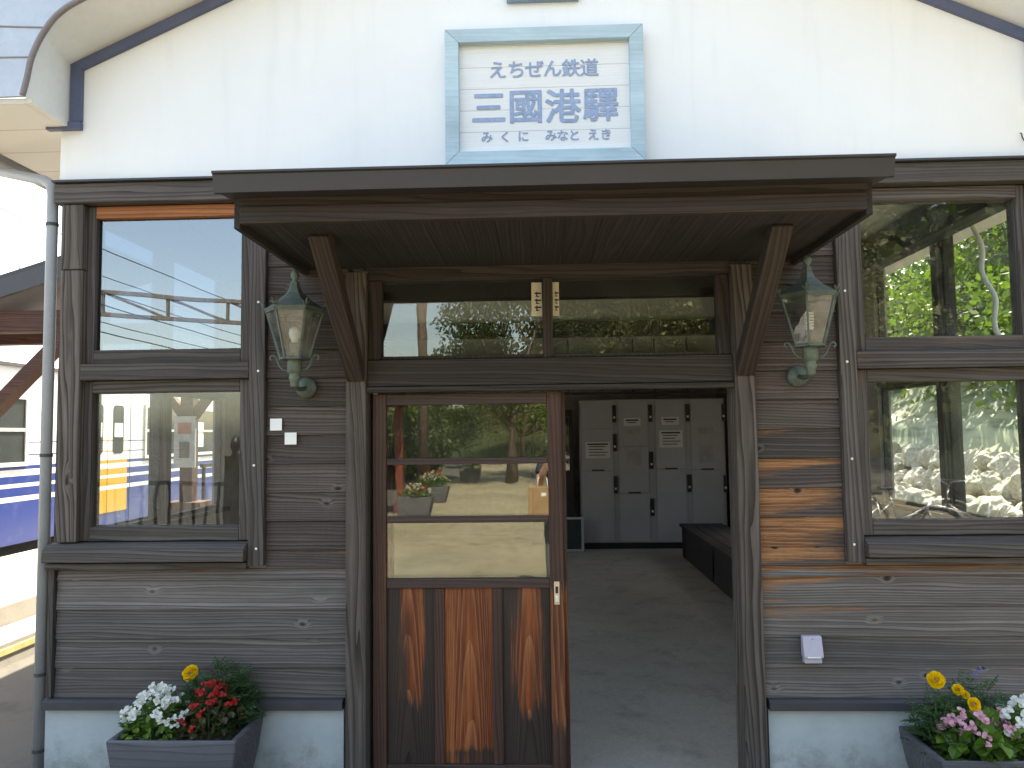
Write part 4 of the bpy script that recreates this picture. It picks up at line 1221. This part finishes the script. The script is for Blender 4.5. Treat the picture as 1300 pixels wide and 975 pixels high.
tp = grid_obj('slope_sheet', M['tarp'], lambda u, v: (7.95 + 3.6 * v, -2 + 22 * u, 1.02 + 2.75 * v + .10 * math.sin(u * 60 + 3 * math.sin(v * 9)) * v + .05 * math.sin(u * 140 + v * 20) + (.22 if .15 < v < .3 else 0)), 120, 30)
tag(tp, 'pale green protective sheet spread over the slope above the boulders', 'ground sheet')
DP = MB(); DP.lathe([(.14, -.5), (.14, .05), (.125, .05), (.118, -.3), (0, -.3)], 20, (7.1, 4.5, 1.22), 0, 'X')
dpo = DP.build('drain_pipe', M['trainframe'], None, smooth=False)
# mouth faces the forecourt
for v in dpo.data.vertices: v.co.x = 14.0 - v.co.x + .2
tag(dpo, 'round grey drain pipe mouth poking out above the boulders', 'pipe')

def tree(name, label, x, y, z, h, cr, leafm, nl, ls, group=None, trunk_r=.16, lean=0, clumps=16, cf=.62):
    T = thing(name, label, 'tree', (x, y, z), 0, group)
    tr = MB()
    top = Vector((lean, 0, h * .7))
    tr.tube([(0, 0, -.3), (lean * .3, .05, h * .25), (lean * .7, -.05, h * .5), top], [trunk_r * 1.25, trunk_r, trunk_r * .75, trunk_r * .35], 9)
    cl = []
    for k in range(clumps):
        a = rng.uniform(0, 6.28); q = math.sqrt(rng.random()); zz = rng.uniform(-1, 1)
        c = Vector((lean * .8 + math.cos(a) * cr * q, math.sin(a) * cr * q, h * cf + zz * h * (1 - cf) * (1 - .6 * q * q)))
        cl.append((c, cr * rng.uniform(.26, .44)))
        f = rng.uniform(.3, .65)
        b = Vector((lean * f, 0, h * f * .9))
        tr.tube([b, (b + c) / 2 + Vector((0, 0, .15)), c], [trunk_r * .4, trunk_r * .25, .02], 6)
    tr.build('trunk', M['bark'], T, smooth=True)
    fo = MB()
    for _ in range(nl):
        c, r_ = cl[rng.randrange(len(cl))]
        d = rdir(.25); p = c + d * r_ * (rng.random() ** .45)
        s = ls * rng.uniform(.6, 1.3)
        u = rdir(); v = u.cross(rdir())
        if v.length < .1: continue
        v.normalize()
        fo.add([p, p + u * s * .5 + v * s * .32, p + u * s, p + u * s * .5 - v * s * .32], [(0, 1, 2, 3)], None)
    fo.build('crown', M[leafm], T, fixn=False)
    return T
for i, (x, y, h, cr, lm, lb) in enumerate((
        (11.2, 11.0, 5.0, 2.2, 'leafA', 'bright leafed tree on the slope behind the right windows, nearest the station'),
        (11.5, 14.8, 5.5, 2.6, 'leafA', 'bright leafed tree on the slope, second along the row beyond the boulders'),
        (11.6, 18.6, 6.0, 2.8, 'leafA', 'yellow green tree on the slope, third along the row beyond boulders'),
        (12.4, 23.0, 7.0, 3.2, 'leafB', 'dark leafed tree at the far end of the slope beyond boulders'),
        (14.0, 13.0, 7.0, 3.2, 'leafB', 'tall dark tree higher up the slope behind the bright trees'),
        (14.4, 18.0, 7.5, 3.4, 'leafA', 'tall light green tree higher up the slope at the far side'),
        (15.5, 24.0, 8.5, 3.8, 'leafA', 'largest light green tree high on the slope, farthest from the station'),
        (13.4, 8.0, 6.5, 2.8, 'leafB', 'dark tree on the slope closest to the forecourt'))):
    zz = .9 + 14 * (x - 8.1) / 22 - 1.3
    tree('hillside_tree', lb, x, y, zz, h, cr * 1.15, lm, 8000, .18, 'trees on the slope', clumps=30, cf=.48)

# added white squiggle, stands in for a distorted reflection in the glass
cb = MB(); cb.tube([(2.50 + .012 * math.sin(k * .9), .84 + .015 * math.sin(k * .7) - .0125 * k, 3.08 - .042 * k) for k in range(22)], .014, 8)
tag(cb.build('reflected_streak', M['white'], smooth=True), 'white wavy cord standing in for a reflection, outside the right side window', 'streak')

# ------------------------------------------------------------------ in front of the station (seen in the glass)
def bicycle(label, x, y, rzv, basket):
    K = thing('bicycle', label, 'bicycle', (x, y, 0), rzv, 'bicycles parked in the forecourt')
    r = .33
    for wx in (-.55, .55):
        t = MB(); t.tube([(wx + r * math.cos(a), 0, r + .01 + r * math.sin(a)) for a in [2 * math.pi * k / 28 for k in range(28)]], .017, 8, closed=True)
        wo = t.build('wheel', M['rubber'], K, smooth=True)
        q = MB(); q.tube([(wx + (r - .02) * math.cos(a), 0, r + .01 + (r - .02) * math.sin(a)) for a in [2 * math.pi * k / 28 for k in range(28)]], .009, 6, closed=True)
        for k in range(14):
            a = 2 * math.pi * k / 14; q.tube([(wx, .01 * (-1) ** k, r + .01), (wx + (r - .02) * math.cos(a), 0, r + .01 + (r - .02) * math.sin(a))], .0016, 4)
        q.tube([(wx, -.04, r + .01), (wx, .04, r + .01)], .018, 8)
        q.build('rim', M['chrome'], wo, smooth=True)
        f = MB(); f.tube([(wx + (r + .035) * math.cos(R(a)), 0, r + .01 + (r + .035) * math.sin(R(a))) for a in (range(20, 170, 12) if wx < 0 else range(15, 140, 12))], .014, 6)
        f.build('mudguard', M['chrome'], K, smooth=True)
    f = MB()
    hb = Vector((.40, 0, .88)); bb = Vector((-.06, 0, .30)); st = Vector((-.20, 0, .78)); rw = Vector((-.55, 0, .34)); fwv = Vector((.55, 0, .34)); hl = Vector((.43, 0, .70))
    for p, q in ((hl, bb), (hl - Vector((0, 0, .06)), bb + Vector((-.03, 0, .12))), (bb, st), (bb, rw), (st - Vector((-.03, 0, .12)), rw), (hb, hl), (hl, fwv)):
        f.tube([p, q], .016, 8)
    f.build('frame', plain('bicycle_frame_silver', (.45, .46, .46), .35, .6), K, smooth=True)
    h = MB(); h.tube([(.30, -.28, 1.0), (.40, -.22, 1.0), (.42, -.08, .98), (.40, 0, .93), (.42, .08, .98), (.40, .22, 1.0), (.30, .28, 1.0)], .011, 8); h.tube([(.40, 0, .86), (.40, 0, .95)], .014, 8)
    h.build('handlebar', M['chrome'], K, smooth=True)
    s = MB(); s.obox((-.235, 0, .86), (1, 0, .05), (0, 1, 0), (-.05, 0, 1), .13, .085, .035); s.build('saddle', M['black'], K, bevel=.03)
    MB().tube([(-.20, 0, .76), (-.225, 0, .84)], .012, 8).build('seat_post', M['chrome'], K)
    c = MB(); c.tube([(-.06 + .09 * math.cos(t), .05, .30 + .09 * math.sin(t)) for t in [2 * math.pi * k / 18 for k in range(18)]], .008, 6, closed=True)
    c.tube([(-.06, .06, .30), (.08, .08, .22)], .009, 6); c.tube([(-.06, -.06, .30), (-.2, -.08, .38)], .009, 6)
    c.build('crank', M['chrome'], K)
    if basket:
        b = MB()
        for k in range(9):
            t = k / 8; b.tube([(.50 + .02 * 0, -.16 + .32 * t, .72), (.48, -.18 + .36 * t, .96)], .003, 4); b.tube([(.72, -.16 + .32 * t, .74), (.78, -.18 + .36 * t, .96)], .003, 4)
            b.tube([(.50 + .22 * t, -.16, .73), (.48 + .30 * t, -.18, .96)], .003, 4); b.tube([(.50 + .22 * t, .16, .73), (.48 + .30 * t, .18, .96)], .003, 4)
        for (xa, xb, ya, z) in ((.48, .78, .18, .96), (.49, .75, .17, .85), (.50, .72, .16, .73)):
            b.tube([(xa, -ya, z), (xb, -ya, z), (xb, ya, z), (xa, ya, z)], .005, 5, closed=True)
        b.build('basket', M['black'], K)
    return K
bicycle('silver bicycle with front basket parked nearest the entrance in the forecourt', 4.55, -6.6, R(20), True)
bicycle('silver bicycle with front basket parked second from the road', 5.1, -7.4, R(12), True)
bicycle('silver bicycle without basket in the middle of the parked row', 5.85, -6.9, R(174), False)
bicycle('silver bicycle without basket parked farthest from the entrance', 6.9, -7.1, R(165), False)

planter(-3.0, -2.3, -12.2, -11.7, .42, 'grey planter with mixed flowers by the road, nearest the station', group='planters along the road edge')
plant('roadside_flowers', 'red and white flowers in the roadside planter nearest the station', (-2.65, -11.95, .38), .33, .22, .30, 'leafb', 200, .07, scatter('white', 45, .33, .22, .30, (1.2, 1.8)) + scatter('red', 40, .33, .22, .32, (1.2, 1.8)))
planter(-3.1, -2.4, -15.6, -15.1, .42, 'grey planter with white and red flowers, second along the road', group='planters along the road edge')
plant('roadside_flowers', 'tall red and white flowers in the second roadside planter', (-2.75, -15.35, .38), .36, .22, .42, 'leafb', 220, .07, scatter('red', 26, .36, .22, .42, (1.4, 2)) + scatter('white', 26, .36, .22, .40, (1.4, 2)))
planter(-2.9, -2.2, -23.6, -23.1, .42, 'grey planter with white flowers, farthest along the road', group='planters along the road edge')
plant('roadside_flowers', 'white flowers in the farthest roadside planter', (-2.55, -23.35, .38), .36, .22, .40, 'leafb', 200, .08, scatter('white', 40, .36, .22, .40, (1.6, 2.4)))
RF = thing('red_timber_frame', 'red painted timber stall frame beside the road', 'stall frame', (-3.2, -11.0, 0))
for (x, y) in ((0, 0), (-1.8, 0), (0, -2.2), (-1.8, -2.2)): MB().box(x - .08, x + .08, y - .08, y + .08, 0, 2.3).build('post', M['redpaint'], RF)
m = MB(); m.box(-2.0, .2, -.06, .06, 2.301, 2.45); m.box(-2.0, .2, -2.26, -2.14, 2.301, 2.45); m.build('beam', M['redpaint'], RF)
MB().box(-2.1, .3, -2.5, .3, 2.451, 2.50).build('roof', M['trainframe'], RF)
UP = thing('utility_pole', 'brown wooden utility pole beside the road', 'utility pole', (-3.25, -17.0, 0))
MB().tube([(0, 0, 0), (0, 0, 9)], [.17, .12], 12).build('pole', M['bark'], UP, smooth=True)
MB().beam((-.9, 0, 7.6), (.9, 0, 7.6), .08, .1).build('crossarm', M['bark'], UP)
MB().tube([(-.1, 0, 5.6), (-2.8, 0, 7.4)], .03, 6).build('stay', M['steel'], UP)
for i, (x, y, z, h, cr, lm, lb) in enumerate((
        (-1.0, -22, 0, 6.6, 2.4, 'leafB', 'spreading dark tree over the road facing the entrance'),
        (3.4, -23, 0, 9.5, 4.2, 'leafC', 'olive green tree right of the road facing the entrance'),
        (7.2, -20, 0, 9.5, 4.0, 'leafC', 'olive tree at the right edge of the forecourt'),
        (17, -30, 0, 15, 6.0, 'leafB', 'huge dark tree at the far right corner of the forecourt'),
        (24, -31, 0, 15.5, 6.5, 'leafB', 'huge dark tree farthest right beyond the forecourt'),
        (-1.0, -40, 0, 5.2, 3.4, 'leafC', 'broad olive tree closing the far end of the road'),
        (-6.0, -36, 0, 4.4, 2.8, 'leafB', 'low dark tree left of the far road end'),
        (3.4, -38, 0, 6.2, 3.4, 'leafA', 'fresh green tree right of the far road end'),
        (-4.6, -20, 0, 2.6, 1.5, 'leafB', 'small shrubby tree behind the roadside planters'),
        (-5.0, -25, 0, 3.0, 1.8, 'leafA', 'small fresh green tree behind the farthest planter'))):
    tree('roadside_tree', lb, x, y, z, h, cr, lm, 26000 if 9 < h < 12 else 14000, .5 if h > 12 else (.17 if h > 9 else .13), 'trees around the forecourt', clumps=26, cf=.56 if i else .70)
def far_hill(u, v):
    x = -15 + 115 * u
    k = min(1, max(0, (x + 5) / 11)); k = k * k * (3 - 2 * k)
    hgt = (5 + 17 * k) * min(1, v * 1.6) ** .8 * min(1, u * 18)
    return (x, -42 - 40 * v, -.3 + hgt + .8 * math.sin(u * 71) * v + .6 * math.sin(u * 190 + 9 * v) * v)
tag(grid_obj('wooded_hill', M['hill'], far_hill, 90, 14), kind='structure')
FP = thing('iron_fence', 'black iron fence with a knobbed post in front of station at left', 'fence', (-3.6, -5.0, 0))
MB().box(-.09, .09, -.09, .09, 0, 1.5).build('post', M['black'], FP)
MB().lathe([(.05, 1.5), (.03, 1.54), (.06, 1.60), (.05, 1.66), (0, 1.72)], 12).build('knob', M['black'], FP, smooth=True)
m = MB()
for z in (.25, 1.15): m.box(-1.9, -.091, -.02, .02, z, z + .05)
m.build('rail', M['black'], FP)
m = MB()
for k in range(12): m.box(-1.85 + k * .15, -1.82 + k * .15, -.012, .012, .301, 1.149)
m.build('bar', M['black'], FP)

# ------------------------------------------------------------------ photographer
PX, PY = .16, -4.22
PE = thing('person', 'person in dark shirt and grey trousers holding up a phone, paper bags on the arm', 'person', (PX, PY, 0))
def skin_body(name, nodes, edges, mat, parent, sub=2):
    me = bpy.data.meshes.new(name)
    me.from_pydata([n[0] for n in nodes], edges, [])
    o = bpy.data.objects.new(name, me); COL.objects.link(o); o.parent = parent
    sk = o.modifiers.new('skin', 'SKIN'); sk.use_smooth_shade = True
    for v, n in zip(me.skin_vertices[0].data, nodes):
        r_ = n[1]; v.radius = (r_, r_) if not isinstance(r_, tuple) else r_
    me.skin_vertices[0].data[0].use_root = True
    sb = o.modifiers.new('sub', 'SUBSURF'); sb.levels = sub; sb.render_levels = sub
    me.materials.append(mat)
    return o
nodes = [((0, 0, .92), (.14, .10)), ((0, 0, 1.10), (.13, .09)), ((0, 0, 1.30), (.16, .10)), ((0, .0, 1.40), (.11, .08)), ((0, .02, 1.48), .05), ((0, .04, 1.56), .075), ((0, .04, 1.66), .082), ((0, .03, 1.71), .05)]
edges = [(0, 1), (1, 2), (2, 3), (3, 4), (4, 5), (5, 6), (6, 7)]
def chain(start, pts):
    p = start
    for q in pts:
        nodes.append(q); edges.append((p, len(nodes) - 1)); p = len(nodes) - 1
    return p
hl = {}
for s in (-1, 1):
    hl[s] = chain(3, [((s * .17, 0, 1.38), .055), ((s * .24, .08, 1.18), .045), ((s * .20, .22, 1.26), .040), ((s * .10, .33, 1.50), .027), ((s * .085, .345, 1.55), (.034, .018))])
    p = hl[s]
    for k in range(4):
        bx = s * (.085 - .018 * k)
        chain(p, [((s * .07 + (k - 1.5) * .018, .375, 1.585), .009), ((s * .045 + (k - 1.5) * .017, .385, 1.615 - .006 * abs(k - 1)), .008), ((s * .025 + (k - 1.5) * .015, .365, 1.635 - .008 * abs(k - 1)), .007)])
    chain(p, [((s * .06, .335, 1.57), .010), ((s * .035, .330, 1.585), .008)])
    chain(0, [((s * .09, 0, .85), .085), ((s * .10, .02, .48), .06), ((s * .10, -.01, .09), .042), ((s * .11, .12, .04), .035)])
skin_body('body', nodes, edges, M['skin'], PE)
sn = [((0, 0, .90), (.165, .12)), ((0, 0, 1.10), (.155, .11)), ((0, 0, 1.30), (.185, .12)), ((0, 0, 1.40), (.13, .10))]
se = [(0, 1), (1, 2), (2, 3)]
for s in (-1, 1):
    sn += [((s * .18, 0, 1.375), .075), ((s * .225, .05, 1.24), .065)]; b_ = len(sn); se += [(3, b_ - 2), (b_ - 2, b_ - 1)]
skin_body('shirt', sn, se, M['shirt'], PE)
tn = [((0, 0, .95), (.16, .12))]; te = []
for s in (-1, 1):
    b_ = len(tn); tn += [((s * .095, 0, .84), .105), ((s * .105, .02, .48), .08), ((s * .105, -.01, .12), .065)]; te += [(0, b_), (b_, b_ + 1), (b_ + 1, b_ + 2)]
skin_body('trousers', tn, te, M['trouser'], PE)
m = MB(); m.lathe([(0, .115), (.06, .10), (.092, .05), (.096, 0), (.09, -.05), (.075, -.08)], 16, (0, .015, 1.66)); m.build('hair', M['hair'], PE, smooth=True)
m = MB()
for s in (-1, 1): m.lathe([(0, -.01), (.009, 0), (0, .01)], 8, (s * .032, .118, 1.645))
m.build('eye', M['black'], PE)
MB().obox((0, .128, 1.615), (1, 0, 0), (0, 1, 0), (0, -.25, 1), .011, .014, .022).build('nose', M['skin'], PE, bevel=.006)
MB().box(-.025, .025, .108, .117, 1.572, 1.579).build('mouth', plain('lips', (.35, .14, .11), .5), PE)
for s in (-1, 1): MB().obox((s * .088, .03, 1.64), (1, 0, 0), (0, 1, 0), (0, 0, 1), .010, .016, .030).build('ear', M['skin'], PE, bevel=.006)
ph = MB().box(-.075, .075, -.004, .004, -.037, .037).build('phone', M['black'], None, bevel=.004)
ph.location = (PX, PY + .395, 1.612)
tag(ph, 'black phone held up sideways in the photographer\'s hands', 'phone')
for (x, y, lb) in ((PX - .20, PY + .20, 'brown paper bag with white handles on the photographer\'s near arm'),):
    G = thing('paper_bag', lb, 'bag', (x, y, .84))
    MB().box(-.15, .15, -.06, .06, 0, .32).build('bag', M['paperbag'], G, bevel=.004)
    MB().box(-.02, .04, .0605, .062, .22, .26).build('label', M['white'], G)
    for yy_ in (-.055, .055):
        MB().tube([(-.06, yy_, .31), (-.045, yy_ * .6, .40), (0, yy_ * .2, .445), (.045, yy_ * .6, .40), (.06, yy_, .31)], .006, 6).build('handle', M['white'], G, smooth=True)
